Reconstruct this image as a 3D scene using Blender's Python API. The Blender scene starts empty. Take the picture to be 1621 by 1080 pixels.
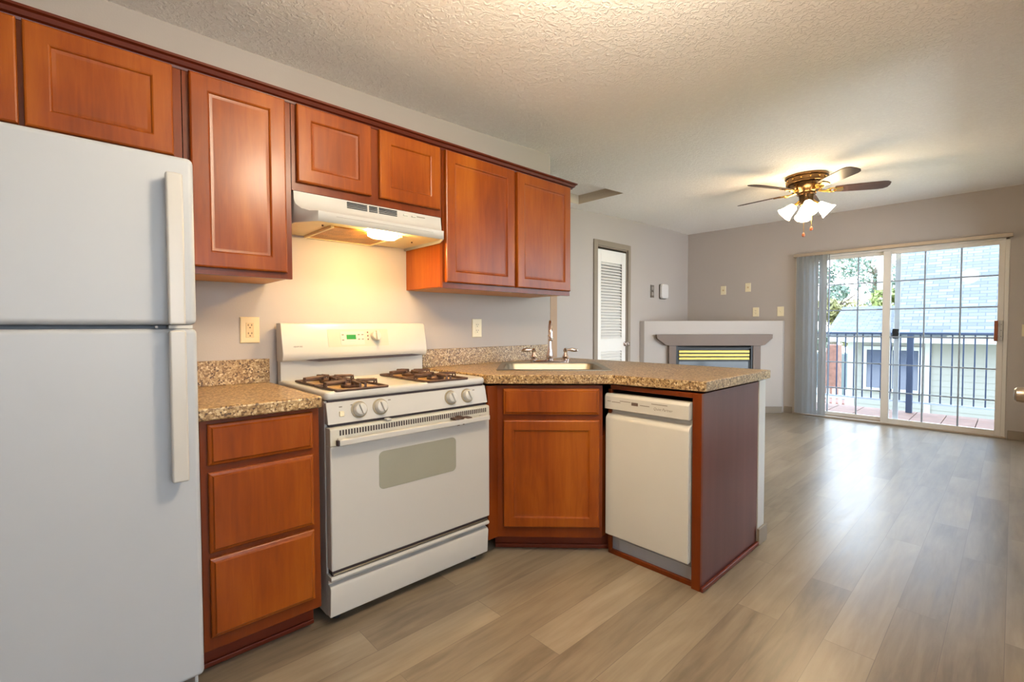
import bpy, bmesh, math, random
from mathutils import Vector, Matrix, geometry
random.seed(7)
S = bpy.context.scene
COL = S.collection
PI = math.pi
R2 = math.sqrt(0.5)

# ------------------------------------------------------------------ camera
def make_camera():
    yaw, pitch, roll, f = math.radians(46.8954), math.radians(-1.7404), math.radians(-0.1459), 743.77
    fw = Vector((math.cos(yaw)*math.cos(pitch), math.sin(yaw)*math.cos(pitch), math.sin(pitch)))
    r = Vector((math.sin(yaw), -math.cos(yaw), 0))
    u = r.cross(fw)
    c, s = math.cos(roll), math.sin(roll)
    r, u = c*r + s*u, c*u - s*r
    cd = bpy.data.cameras.new('camera')
    co = bpy.data.objects.new('camera', cd)
    COL.objects.link(co)
    co.matrix_world = Matrix(((r.x, u.x, -fw.x, 0), (r.y, u.y, -fw.y, 0), (r.z, u.z, -fw.z, 1.15), (0, 0, 0, 1)))
    cd.sensor_width = 36
    cd.lens = 36*f/1621
    cd.clip_start = 0.02
    cd.clip_end = 300
    S.camera = co
make_camera()

# ------------------------------------------------------------------ world, exposure
S.view_settings.view_transform = 'Standard'
S.view_settings.look = 'None'
S.view_settings.gamma = 1
S.view_settings.use_curve_mapping = False
S.view_settings.exposure = 1.18
SKY = 4.1          # overcast daylight
KITCHEN_LAMP = 41.0
FAN_LAMP = 18.0
HOOD_LAMP = 100.0
wd = bpy.data.worlds.new('overcast_sky')
S.world = wd
wd.use_nodes = True
nt = wd.node_tree
bg = nt.nodes['Background']
tc = nt.nodes.new('ShaderNodeTexCoord')
sx = nt.nodes.new('ShaderNodeSeparateXYZ')
cr = nt.nodes.new('ShaderNodeValToRGB')
nt.links.new(tc.outputs['Generated'], sx.inputs[0])
nt.links.new(sx.outputs['Z'], cr.inputs[0])
cr.color_ramp.elements[0].position = 0.0
cr.color_ramp.elements[0].color = (0.85, 0.92, 1.0, 1)
cr.color_ramp.elements[1].position = 0.7
cr.color_ramp.elements[1].color = (0.62, 0.79, 1.0, 1)
nt.links.new(cr.outputs[0], bg.inputs[0])
bg.inputs[1].default_value = SKY

# ------------------------------------------------------------------ materials
def srgb(r, g, b):
    f = lambda c: (c/255)/12.92 if c/255 <= 0.04045 else ((c/255+0.055)/1.055)**2.4
    return (f(r), f(g), f(b), 1)

class NT:
    def __init__(s, name):
        s.m = bpy.data.materials.new(name)
        s.m.use_nodes = True
        s.t = s.m.node_tree
        s.b = s.t.nodes['Principled BSDF']
        s.out = s.t.nodes['Material Output']
    def n(s, typ, **kw):
        o = s.t.nodes.new(typ)
        for k, v in kw.items():
            if k.startswith('i_'):
                o.inputs[k[2:].replace('_', ' ')].default_value = v
            else:
                setattr(o, k, v)
        return o
    def l(s, a, b):
        s.t.links.new(a, b)
    def coord(s, kind='Object', scale=(1, 1, 1), rot=(0, 0, 0)):
        mp = s.n('ShaderNodeMapping')
        mp.inputs['Scale'].default_value = scale
        mp.inputs['Rotation'].default_value = rot
        if kind == 'World':
            g = s.n('ShaderNodeNewGeometry')
            s.l(g.outputs['Position'], mp.inputs[0])
        else:
            c = s.n('ShaderNodeTexCoord')
            s.l(c.outputs[kind], mp.inputs[0])
        return mp.outputs[0]
    def ramp(s, fac, stops):
        r = s.n('ShaderNodeValToRGB')
        el = r.color_ramp.elements
        while len(el) < len(stops):
            el.new(0.5)
        for e, (p, c) in zip(el, stops):
            e.position = p
            e.color = c
        s.l(fac, r.inputs[0])
        return r.outputs[0]
    def noise(s, vec, scale, detail=3, rough=0.5, dist=0):
        n = s.n('ShaderNodeTexNoise')
        n.inputs['Scale'].default_value = scale
        n.inputs['Detail'].default_value = detail
        n.inputs['Roughness'].default_value = rough
        n.inputs['Distortion'].default_value = dist
        s.l(vec, n.inputs['Vector'])
        return n.outputs['Fac']
    def bump(s, h, strength, dist=0.01):
        b = s.n('ShaderNodeBump')
        b.inputs['Strength'].default_value = strength
        b.inputs['Distance'].default_value = dist
        s.l(h, b.inputs['Height'])
        s.l(b.outputs[0], s.b.inputs['Normal'])
    def set(s, **kw):
        names = dict(rough='Roughness', metal='Metallic', col='Base Color', spec='Specular IOR Level', coat='Coat Weight',
                     coat_rough='Coat Roughness', trans='Transmission Weight', emit='Emission Color', emit_s='Emission Strength')
        for k, v in kw.items():
            s.b.inputs[names[k]].default_value = v
        return s

def flat(name, col, rough=0.5, metal=0.0, vary=0.03, scale=6, bump=0, bscale=200, spec=0.5, kind='Object'):
    """plain paint / plastic / metal with a slight mottling of its own"""
    t = NT(name)
    v = t.coord(kind)
    f = t.noise(v, scale, 3)
    if not metal: col = tuple(c*0.92 for c in col[:3])
    a = tuple(max(0, c*(1-vary)) for c in col[:3]) + (1,)
    b = tuple(min(1, c*(1+vary)) for c in col[:3]) + (1,)
    t.l(t.ramp(f, [(0.3, a), (0.7, b)]), t.b.inputs['Base Color'])
    t.set(rough=rough, metal=metal, spec=spec)
    if bump:
        t.bump(t.noise(v, bscale, 2), bump, 0.002)
    return t.m

def wood(name, dark, mid, light, grain=(14, 14, 1.1), rough=0.34):
    t = NT(name)
    dark, mid, light = [tuple(c*0.91 for c in q[:3]) + (1,) for q in (dark, mid, light)]
    v = t.coord('Object', grain)
    v2 = t.coord('Object', (grain[0]*0.25, grain[1]*0.25, grain[2]*0.9))
    g = t.noise(v, 3.2, 6, 0.62, 0.8)
    bl = t.noise(v2, 1.3, 3, 0.5, 0.4)
    mx = t.n('ShaderNodeMath', operation='MULTIPLY_ADD')
    t.l(g, mx.inputs[0]); mx.inputs[1].default_value = 0.45; t.l(bl, mx.inputs[2])
    t.l(t.ramp(mx.outputs[0], [(0.42, dark), (0.68, mid), (0.95, light)]), t.b.inputs['Base Color'])
    t.set(rough=rough, spec=0.24, coat=0.16, coat_rough=0.2)
    t.bump(g, 0.04, 0.002)
    return t.m

M = {}
M['cherry'] = wood('cherry_wood', srgb(112, 46, 5), srgb(141, 64, 6), srgb(166, 88, 17))
M['cherry_h'] = wood('cherry_wood_level_grain', srgb(112, 46, 5), srgb(141, 64, 6), srgb(164, 86, 17), (1.1, 14, 14))
M['cherry_frame'] = wood('cherry_face_frame', srgb(90, 34, 4), srgb(112, 45, 5), srgb(128, 57, 11))
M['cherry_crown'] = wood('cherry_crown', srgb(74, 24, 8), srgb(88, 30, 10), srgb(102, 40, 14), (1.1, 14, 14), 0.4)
M['cherry_dark'] = wood('cherry_toe', srgb(84, 30, 12), srgb(104, 38, 16), srgb(116, 46, 20), (1.1, 14, 14), 0.4)
M['panel'] = wood('end_panel_sky_sheen', srgb(92, 56, 53), srgb(100, 62, 58), srgb(108, 68, 64), (30, 30, 0.8), 0.3)  # cherry with the purple-grey sky sheen mixed into its colour
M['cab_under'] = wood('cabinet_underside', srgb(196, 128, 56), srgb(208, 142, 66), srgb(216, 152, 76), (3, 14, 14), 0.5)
M['wall'] = flat('painted_wall_greige', srgb(182, 172, 164), 0.72, vary=0.012, scale=1.5, bump=0.12, bscale=160, kind='World')
M['wall_white'] = flat('painted_half_wall', srgb(196, 192, 186), 0.7, vary=0.02, scale=3, bump=0.3, bscale=120)
M['fire_paint'] = flat('painted_fireplace_chase', srgb(192, 184, 178), 0.7, vary=0.012, scale=2, bump=0.1, bscale=160)
M['taupe'] = flat('taupe_trim_paint', srgb(146, 132, 116), 0.5, vary=0.03, scale=4)
M['mantel'] = flat('taupe_mantel_paint', srgb(120, 100, 86), 0.5, vary=0.03, scale=4)
M['tan_strip'] = flat('tan_end_strip', srgb(178, 142, 108), 0.5, vary=0.05, scale=5)
M['white'] = flat('white_enamel', srgb(192, 188, 181), 0.28, vary=0.01, scale=3)
M['fridge'] = flat('white_fridge_enamel', srgb(178, 181, 185), 0.42, vary=0.01, scale=3, bump=0.05, bscale=900)
M['almond'] = flat('almond_white_plastic', srgb(206, 202, 192), 0.4, vary=0.02, scale=4)
M['bisque'] = flat('bisque_plastic', srgb(198, 193, 178), 0.45, vary=0.02, scale=5)
M['grey_panel'] = flat('light_grey_panel', srgb(186, 183, 166), 0.35, vary=0.02)
M['ivory'] = flat('ivory_wall_plate', srgb(238, 224, 188), 0.4, vary=0.02)
M['outlet_tan'] = flat('almond_wall_plate', srgb(228, 204, 160), 0.45, vary=0.03)
M['outlet_face'] = flat('receptacle_face', srgb(214, 186, 140), 0.5, vary=0.03)
M['black'] = flat('black_gap', srgb(18, 17, 18), 0.6, vary=0.1)
M['dark'] = flat('dark_shadow_gap', srgb(58, 44, 44), 0.5, vary=0.1)
M['ring'] = flat('worn_knob_ring', srgb(150, 134, 104), 0.4, vary=0.1)
M['iron'] = flat('burner_iron', srgb(84, 60, 48), 0.55, 0.3, vary=0.35, scale=30)
M['burner_pan'] = flat('stained_burner_bowl', srgb(176, 140, 88), 0.4, 0.2, vary=0.4, scale=25)
M['steel'] = flat('stainless_steel', srgb(158, 150, 134), 0.42, 1.0, vary=0.05, scale=20)
M['chrome'] = flat('polished_chrome', srgb(226, 212, 206), 0.16, 1.0, vary=0.02)
M['nickel'] = flat('brushed_nickel', srgb(186, 172, 156), 0.32, 1.0, vary=0.04)
M['bronze'] = flat('antique_brass', srgb(104, 80, 54), 0.26, 1.0, vary=0.12, scale=14)
M['gold'] = flat('bright_brass', srgb(206, 166, 92), 0.22, 1.0, vary=0.06)
M['brass_bar'] = flat('brass_louver', srgb(206, 184, 92), 0.42, 0.35, vary=0.05)
M['blade'] = wood('fan_blade_walnut', srgb(54, 36, 28), srgb(72, 50, 40), srgb(86, 62, 50), (3, 3, 14), 0.4)
M['fire_black'] = flat('firebox_black', srgb(24, 24, 26), 0.45, vary=0.1)
M['fire_glass'] = flat('firebox_glass', srgb(44, 50, 56), 0.12, vary=0.1)
M['vinyl'] = flat('white_vinyl_frame', srgb(222, 214, 204), 0.45, vary=0.01)
M['muntin'] = flat('grey_glazing_bar', srgb(150, 160, 172), 0.5, vary=0.03)
M['track'] = flat('anodised_track', srgb(168, 152, 134), 0.45, 0.4, vary=0.05)
M['door_white'] = flat('white_door_paint', srgb(238, 233, 226), 0.5, vary=0.01)
M['hinge'] = flat('grey_hinge', srgb(120, 112, 104), 0.4, 0.8, vary=0.05)
M['handle_wood'] = wood('handle_wood', srgb(120, 60, 34), srgb(146, 78, 46), srgb(160, 92, 58))
M['grey_plate'] = flat('grey_mottled_plate', srgb(118, 108, 100), 0.35, 0.5, vary=0.4, scale=70)
M['alarm_white'] = flat('white_device_plastic', srgb(222, 216, 212), 0.45, vary=0.01)
M['rail'] = flat('dark_blue_grey_rail', srgb(58, 72, 98), 0.55, vary=0.05)
M['deck'] = flat('red_brown_deck', srgb(124, 92, 78), 0.7, vary=0.15, scale=9)
M['siding'] = flat('pale_siding', srgb(122, 121, 115), 0.75, vary=0.02, scale=2)
M['house_white'] = flat('house_trim_white', srgb(156, 156, 154), 0.6, vary=0.01)
M['pane_dark'] = flat('far_window_pane', srgb(62, 70, 88), 0.15, vary=0.1, scale=2)
M['lawn'] = flat('lawn', srgb(110, 140, 80), 0.9, vary=0.3, scale=2)
M['fence'] = flat('fence_white', srgb(222, 226, 226), 0.7, vary=0.05)
M['fence_dark'] = flat('fence_grey', srgb(88, 100, 108), 0.7, vary=0.1)
M['brick'] = flat('red_masonry', srgb(150, 104, 92), 0.8, vary=0.25, scale=8)
M['bark'] = flat('bark', srgb(110, 96, 84), 0.9, vary=0.3, scale=12)
M['pole'] = flat('pale_pole', srgb(206, 206, 208), 0.6, vary=0.05)
M['display_dark'] = flat('dark_display', srgb(112, 92, 80), 0.2, vary=0.05)
M['ink'] = flat('grey_print', srgb(70, 62, 56), 0.6, vary=0.05)
M['ink_light'] = flat('pale_grey_print', srgb(132, 120, 108), 0.6, vary=0.05)
M['red_led'] = flat('dark_red_indicator', srgb(110, 40, 36), 0.4, vary=0.1)
M['wear'] = flat('dark_wear_mark', srgb(90, 66, 52), 0.7, vary=0.4, scale=60)
M['oven_glass'] = flat('oven_window_glass', srgb(152, 149, 134), 0.12, vary=0.03)
M['blade_iron'] = M['gold']
M['toe_grey'] = flat('grey_toe_plate', srgb(176, 176, 178), 0.5, vary=0.03)
M['hood_yellow'] = flat('yellow_hood_enamel', srgb(236, 220, 172), 0.4, vary=0.05, scale=10)  # pale yellow for the hood's underside pan and filter frame
for i, c in enumerate([(112, 126, 110), (142, 150, 88), (154, 148, 100), (118, 134, 112)]):
    M['leaf%d' % i] = flat('tree_leaf_%d' % i, srgb(*c), 0.8, vary=0.25, scale=3)

def emitter(name, col, strength, base=(0.9, 0.9, 0.88, 1)):
    t = NT(name)
    t.set(col=base, emit=col, emit_s=strength, rough=0.4)
    return t.m
M['lamp_kitchen'] = emitter('ceiling_lamp_glass', (1.0, 0.84, 0.61, 1), KITCHEN_LAMP)
M['lamp_fan'] = emitter('frosted_lamp_glass', (1.0, 0.74, 0.42, 1), FAN_LAMP)
M['lamp_hood'] = emitter('hood_lamp_lens', (1.0, 0.66, 0.25, 1), HOOD_LAMP)
M['lcd'] = emitter('green_clock_display', (0.01, 0.55, 0.05, 1), 0.28, (0.01, 0.05, 0.01, 1))

def glass(name, tint=(1, 1, 1, 1), refl=0.06):
    t = NT(name)
    tr = t.n('ShaderNodeBsdfTransparent'); tr.inputs[0].default_value = tint
    gl = t.n('ShaderNodeBsdfGlossy'); gl.inputs['Roughness'].default_value = 0.01
    lw = t.n('ShaderNodeLayerWeight'); lw.inputs['Blend'].default_value = 0.12
    ad = t.n('ShaderNodeMath', operation='MULTIPLY'); t.l(lw.outputs['Fresnel'], ad.inputs[0]); ad.inputs[1].default_value = 0.9
    mx = t.n('ShaderNodeMixShader')
    t.l(ad.outputs[0], mx.inputs[0]); t.l(tr.outputs[0], mx.inputs[1]); t.l(gl.outputs[0], mx.inputs[2])
    t.l(mx.outputs[0], t.out.inputs[0])
    return t.m
M['glass'] = glass('clear_door_glass', (0.97, 0.99, 1.0, 1))

def m_filter():
    t = NT('greasy_mesh_filter')
    v = t.coord('Object')
    w = t.n('ShaderNodeTexVoronoi'); w.inputs['Scale'].default_value = 150; t.l(v, w.inputs['Vector'])
    f = t.noise(v, 14, 4)
    t.l(t.ramp(f, [(0.3, srgb(120, 70, 8)), (0.7, srgb(186, 124, 26))]), t.b.inputs['Base Color'])
    t.set(rough=0.4, metal=0.2)
    t.bump(w.outputs['Distance'], 0.5, 0.003)
    return t.m
M['filter'] = m_filter()

def m_counter(name, seed):
    t = NT(name)
    v = t.coord('World')
    vo = t.n('ShaderNodeTexVoronoi'); vo.inputs['Scale'].default_value = 150; t.l(v, vo.inputs['Vector'])
    bw = t.n('ShaderNodeRGBToBW'); t.l(vo.outputs['Color'], bw.inputs[0])
    f = t.noise(v, 60, 6, 0.75, 1.5)
    mx = t.n('ShaderNodeMath', operation='MULTIPLY_ADD'); t.l(bw.outputs[0], mx.inputs[0]); mx.inputs[1].default_value = 0.55
    sc = t.n('ShaderNodeMath', operation='MULTIPLY'); t.l(f, sc.inputs[0]); sc.inputs[1].default_value = 0.55
    t.l(sc.outputs[0], mx.inputs[2])
    t.l(t.ramp(mx.outputs[0], [(0.32, srgb(70, 47, 26)), (0.42, srgb(118, 87, 50)), (0.53, srgb(150, 118, 76)), (0.66, srgb(174, 144, 100)), (0.80, srgb(216, 193, 152))]), t.b.inputs['Base Color'])
    t.set(rough=0.34, spec=0.5)
    return t.m
M['counter'] = m_counter('speckled_granite_laminate', 0)

def m_floor():
    t = NT('vinyl_plank_floor')
    v = t.coord('World')
    br = t.n('ShaderNodeTexBrick')
    br.offset = 0.37; br.offset_frequency = 2; br.squash = 1.0
    br.inputs['Scale'].default_value = 1.0
    br.inputs['Brick Width'].default_value = 1.22
    br.inputs['Row Height'].default_value = 0.152
    br.inputs['Mortar Size'].default_value = 0.0012
    br.inputs['Mortar Smooth'].default_value = 0.1
    br.inputs['Bias'].default_value = 0.0
    br.inputs['Color1'].default_value = (0, 0, 0, 1)
    br.inputs['Color2'].default_value = (1, 1, 1, 1)
    br.inputs['Mortar'].default_value = (0.5, 0.5, 0.5, 1)
    t.l(v, br.inputs['Vector'])
    tone = t.n('ShaderNodeRGBToBW'); t.l(br.outputs['Color'], tone.inputs[0])
    # shift the grain per plank
    cb = t.n('ShaderNodeCombineXYZ'); 
    ml = t.n('ShaderNodeMath', operation='MULTIPLY'); t.l(tone.outputs[0], ml.inputs[0]); ml.inputs[1].default_value = 17
    t.l(ml.outputs[0], cb.inputs[2]); t.l(ml.outputs[0], cb.inputs[0])
    add = t.n('ShaderNodeVectorMath', operation='ADD'); t.l(v, add.inputs[0]); t.l(cb.outputs[0], add.inputs[1])
    mp = t.n('ShaderNodeMapping'); mp.inputs['Scale'].default_value = (1.0, 11, 1); t.l(add.outputs[0], mp.inputs[0])
    g = t.noise(mp.outputs[0], 2.6, 6, 0.62, 0.5)
    mp2 = t.n('ShaderNodeMapping'); mp2.inputs['Scale'].default_value = (0.8, 3.4, 1); t.l(add.outputs[0], mp2.inputs[0])
    bl = t.noise(mp2.outputs[0], 1.7, 4, 0.55, 0.6)
    a = t.n('ShaderNodeMath', operation='MULTIPLY_ADD'); t.l(tone.outputs[0], a.inputs[0]); a.inputs[1].default_value = 0.20; 
    b = t.n('ShaderNodeMath', operation='MULTIPLY_ADD'); t.l(g, b.inputs[0]); b.inputs[1].default_value = 0.45
    c = t.n('ShaderNodeMath', operation='MULTIPLY'); t.l(bl, c.inputs[0]); c.inputs[1].default_value = 0.45
    t.l(c.outputs[0], b.inputs[2]); t.l(b.outputs[0], a.inputs[2])
    base = t.ramp(a.outputs[0], [(0.36, srgb(106, 93, 77)), (0.52, srgb(132, 118, 99)), (0.64, srgb(146, 132, 112)), (0.78, srgb(160, 147, 127))])
    mm = t.n('ShaderNodeMixRGB'); t.l(br.outputs['Fac'], mm.inputs[0]); t.l(base, mm.inputs[1]); mm.inputs[2].default_value = srgb(112, 98, 84)
    t.l(mm.outputs[0], t.b.inputs['Base Color'])
    rr = t.n('ShaderNodeMapRange'); t.l(g, rr.inputs[0]); rr.inputs['To Min'].default_value = 0.24; rr.inputs['To Max'].default_value = 0.38
    t.l(rr.outputs[0], t.b.inputs['Roughness'])
    t.set(spec=0.5)
    t.bump(g, 0.12, 0.002)
    return t.m
M['floor'] = m_floor()

def m_ceiling():
    t = NT('knockdown_ceiling')
    v = t.coord('World')
    n1 = t.noise(v, 46, 3, 0.5, 0.8)
    n2 = t.noise(v, 110, 2, 0.5)
    h = t.ramp(n1, [(0.47, (0, 0, 0, 1)), (0.58, (1, 1, 1, 1))])
    ad = t.n('ShaderNodeMath', operation='MULTIPLY_ADD'); t.l(n2, ad.inputs[0]); ad.inputs[1].default_value = 0.25; t.l(h, ad.inputs[2])
    t.l(t.ramp(n1, [(0.3, srgb(246, 240, 234)), (0.7, srgb(251, 246, 240))]), t.b.inputs['Base Color'])
    t.set(rough=0.8, spec=0.3)
    t.bump(ad.outputs[0], 0.6, 0.006)
    return t.m
M['ceiling'] = m_ceiling()

def m_shingle():
    t = NT('grey_shingle_roof')
    c = t.n('ShaderNodeTexCoord')
    br = t.n('ShaderNodeTexBrick')
    br.offset = 0.43; br.offset_frequency = 2
    br.inputs['Scale'].default_value = 1
    br.inputs['Brick Width'].default_value = 0.24
    br.inputs['Row Height'].default_value = 0.09
    br.inputs['Mortar Size'].default_value = 0.008
    br.inputs['Color1'].default_value = srgb(90, 93, 99)
    br.inputs['Color2'].default_value = srgb(112, 114, 118)
    br.inputs['Mortar'].default_value = srgb(79, 83, 90)
    t.l(c.outputs['UV'], br.inputs['Vector'])
    t.l(br.outputs['Color'], t.b.inputs['Base Color'])
    t.set(rough=0.9)
    return t.m
M['shingle'] = m_shingle()

def m_blind():
    t = NT('vertical_blind_vane')
    t.set(col=srgb(220, 221, 222), rough=0.6)
    tl = t.n('ShaderNodeBsdfTranslucent'); tl.inputs[0].default_value = srgb(222, 223, 224)
    mx = t.n('ShaderNodeMixShader'); mx.inputs[0].default_value = 0.5
    t.l(t.b.outputs[0], mx.inputs[1]); t.l(tl.outputs[0], mx.inputs[2]); t.l(mx.outputs[0], t.out.inputs[0])
    v = t.coord('Object', (60, 60, 1))
    f = t.noise(v, 4, 2)
    t.bump(f, 0.15, 0.003)
    return t.m
M['blind'] = m_blind()

# ------------------------------------------------------------------ geometry helpers
class Fr:
    """frame: (u, n, z) -> world; U runs to the right seen from the front, N points out of the front"""
    def __init__(s, O=(0, 0, 0), U=(1, 0, 0), N=(0, 1, 0)):
        s.O, s.U, s.N = Vector(O), Vector(U), Vector(N)
    def __call__(s, u, n, z):
        return s.O + s.U*u + s.N*n + Vector((0, 0, z))
W = Fr()                                        # plain world x, y, z
KF = Fr((0, 0, 0), (1, 0, 0), (0, -1, 0))       # faces -Y, n = -y
PF = Fr((0, 0, 0), (0, -1, 0), (-1, 0, 0))      # faces -X, u = -y, n = -x
DF = Fr((1.6525, 1.6525, 0), (R2, -R2, 0), (-R2, -R2, 0))    # corner sink cabinet
FP = Fr((5.551, 3.3585, 0), (R2, -R2, 0), (-R2, -R2, 0))     # corner fireplace

class MB:
    def __init__(s, fr=W):
        s.v, s.f, s.fr = [], [], fr
    def add(s, vs, fs):
        o = len(s.v)
        s.v += [s.fr(*p) for p in vs]
        s.f += [tuple(o+i for i in f) for f in fs]
        return s
    def box(s, a0, a1, b0, b1, c0, c1):
        vs = [(a, b, c) for c in (c0, c1) for b in (b0, b1) for a in (a0, a1)]
        return s.add(vs, [(0, 2, 3, 1), (4, 5, 7, 6), (0, 1, 5, 4), (2, 6, 7, 3), (0, 4, 6, 2), (1, 3, 7, 5)])
    def prism(s, poly, axis, a, b):
        """poly in the two other axes, extruded along axis 0/1/2 from a to b"""
        def P(p, t):
            q = list(p); q.insert(axis, t); return tuple(q)
        n = len(poly)
        vs = [P(p, a) for p in poly] + [P(p, b) for p in poly]
        return s.add(vs, [tuple(range(n)), tuple(range(2*n-1, n-1, -1))] + [(i, (i+1) % n, n+(i+1) % n, n+i) for i in range(n)])
    def loft(s, rings, cap0=True, cap1=True, closed=True):
        n = len(rings[0])
        vs = [p for r in rings for p in r]
        fs = []
        for k in range(len(rings)-1):
            for i in range(n if closed else n-1):
                j = (i+1) % n
                fs.append((k*n+i, k*n+j, (k+1)*n+j, (k+1)*n+i))
        if cap0: fs.append(tuple(range(n-1, -1, -1)))
        if cap1: fs.append(tuple((len(rings)-1)*n+i for i in range(n)))
        return s.add(vs, fs)
    def rect_loft(s, u0, u1, z0, z1, prof, cap0=True, cap1=True):
        """concentric rectangles; prof = [(inset, n)]"""
        return s.loft([[(u0+i, n, z0+i), (u1-i, n, z0+i), (u1-i, n, z1-i), (u0+i, n, z1-i)] for i, n in prof], cap0, cap1)
    def lathe(s, prof, c=(0, 0, 0), axis=(0, 0, 1), seg=24, cap0=True, cap1=True):
        ax = Vector(axis).normalized()
        e = ax.orthogonal().normalized(); g = ax.cross(e)
        c = Vector(c)
        rings = []
        for r, h in prof:
            r = max(r, 1e-4)
            rings.append([tuple(c + ax*h + e*(r*math.cos(2*PI*i/seg)) + g*(r*math.sin(2*PI*i/seg))) for i in range(seg)])
        return s.loft(rings, cap0, cap1)
    def cyl(s, c, axis, r, h, seg=20):
        return s.lathe([(r, 0), (r, h)], c, axis, seg)
    def tube(s, pts, r, seg=10):
        pts = [Vector(p) for p in pts]
        rs = r if isinstance(r, (list, tuple)) else [r]*len(pts)
        rings = []; prev = None
        for i, p in enumerate(pts):
            d = (pts[min(i+1, len(pts)-1)] - pts[max(i-1, 0)]).normalized()
            e = d.orthogonal().normalized() if prev is None else (prev - d*prev.dot(d)).normalized()
            prev = e; g = d.cross(e)
            rings.append([tuple(p + e*(rs[i]*math.cos(2*PI*k/seg)) + g*(rs[i]*math.sin(2*PI*k/seg))) for k in range(seg)])
        return s.loft(rings)
    def roundrect(s, u0, u1, z0, z1, n0, n1, r, seg=5):
        poly = rr_poly(u0, u1, z0, z1, r, seg)
        return s.loft([[(u, n0, z) for u, z in poly], [(u, n1, z) for u, z in poly]])
    def ball(s, c, r, seg=16):
        return s.lathe([(r*math.sin(PI*i/10), -r*math.cos(PI*i/10)) for i in range(11)], c, (0, 0, 1), seg)
    def text(s, body, size, u, n, z, depth=0.0006, shear=0.0, width=1.0):
        cu = bpy.data.curves.new('lettering', 'FONT')
        cu.body = body; cu.size = size; cu.shear = shear; cu.resolution_u = 2
        ob = bpy.data.objects.new('lettering', cu)
        COL.objects.link(ob)
        dg = bpy.context.evaluated_depsgraph_get()
        me = bpy.data.meshes.new_from_object(ob.evaluated_get(dg))
        s.add([(u+v.co.x*width, n+depth, z+v.co.y) for v in me.vertices], [tuple(p.vertices) for p in me.polygons])
        bpy.data.objects.remove(ob); bpy.data.curves.remove(cu); bpy.data.meshes.remove(me)
        return s

def rr_poly(u0, u1, z0, z1, r, seg=5):
    out = []
    for cx, cz, a0 in ((u1-r, z1-r, 0), (u0+r, z1-r, 90), (u0+r, z0+r, 180), (u1-r, z0+r, 270)):
        for k in range(seg+1):
            a = math.radians(a0+90*k/seg)
            out.append((cx+r*math.cos(a), cz+r*math.sin(a)))
    return out

def build(name, mb, mat, parent=None, bevel=0, smooth=35, seg=2, uv=None):
    """link ONE mesh object holding mb's shapes"""
    me = bpy.data.meshes.new(name)
    inv = Matrix.Identity(4)
    root = parent
    while root is not None and root.parent is not None:
        root = root.parent
    if root is not None:
        inv = root.matrix_basis.inverted()
    me.from_pydata([tuple(inv @ p) for p in mb.v], [], mb.f)
    bm = bmesh.new(); bm.from_mesh(me)
    bmesh.ops.remove_doubles(bm, verts=bm.verts, dist=1e-6)
    bmesh.ops.recalc_face_normals(bm, faces=bm.faces)
    bm.to_mesh(me); bm.free()
    for p in me.polygons: p.use_smooth = True
    o = bpy.data.objects.new(name, me)
    COL.objects.link(o)
    if parent is not None: o.parent = parent
    if mat is not None: me.materials.append(M[mat] if isinstance(mat, str) else mat)
    if bevel:
        b = o.modifiers.new('bevel', 'BEVEL')
        b.width = bevel; b.segments = seg; b.limit_method = 'ANGLE'; b.angle_limit = math.radians(40); b.harden_normals = True
        b.use_clamp_overlap = True
    else:
        me.set_sharp_from_angle(angle=math.radians(smooth))
    if uv:
        l = me.uv_layers.new(name='uv')
        for lp in me.loops:
            l.data[lp.index].uv = uv(me.vertices[lp.vertex_index].co)
    return o

def tag(o, label, cat, group=None, kind=None):
    o['label'] = label
    o['category'] = cat
    if group: o['group'] = group
    if kind: o['kind'] = kind
    return o

def thing(name, label, cat, loc=(0, 0, 0), group=None, kind=None):
    o = bpy.data.objects.new(name, None)
    COL.objects.link(o)
    o.location = loc
    o.empty_display_size = 0.1
    return tag(o, label, cat, group, kind)

def struct(name, mb, mat, label, cat, bevel=0):
    o = build(name, mb, mat, None, bevel)
    return tag(o, label, cat, None, 'structure')

# ------------------------------------------------------------------ room shell
XF, YR, YK, YW = 6.90, 3.43, 2.37, -0.085   # far wall, rear wall, kitchen wall, right wall
struct('floor', MB().box(-1.3, XF+0.1, -2.7, 3.55, -0.12, 0), 'floor', 'grey brown wood plank floor running through kitchen and living room', 'floor')

def ceil_z(x):
    t = min(1, max(0, (x-1.0)/5.4))
    return 2.386 + 0.159*t*t*(3-2*t)
HX0, HX1, HY0, HY1 = 3.45, 4.055, 2.695, 3.265
def make_ceiling():
    xs = sorted(set([-1.4, 0, 2.45, XF+0.15, HX0, HX1] + [1.0+0.18*i for i in range(31)]))
    ys = [-2.8, HY0, HY1, 3.55]
    vs, fs = [], []
    nx = len(xs)
    for y in ys:
        for x in xs: vs.append((x, y, ceil_z(x)))
    for j in range(3):
        for i in range(nx-1):
            if j == 1 and HX0-1e-6 <= xs[i] and xs[i+1] <= HX1+1e-6: continue
            fs.append((j*nx+i, j*nx+i+1, (j+1)*nx+i+1, (j+1)*nx+i))
    mb = MB(); mb.add(vs, fs)
    o = build('ceiling', mb, 'ceiling', None, 0, 60)
    if o.data.polygons[0].normal.z > 0: o.data.flip_normals()
    s = o.modifiers.new('thickness', 'SOLIDIFY'); s.thickness = 0.05; s.offset = -1; s.use_rim = False
    tag(o, 'white knockdown textured ceiling over both rooms', 'ceiling', None, 'structure')
make_ceiling()
hz = 2.575
c0, c1 = ceil_z(HX0)+0.001, ceil_z(HX1)+0.001
mb = MB()
mb.box(HX1, HX1+0.02, HY0-0.02, HY1+0.02, c1, hz); mb.box(HX0-0.02, HX0, HY0-0.02, HY1+0.02, c0, hz)
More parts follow.
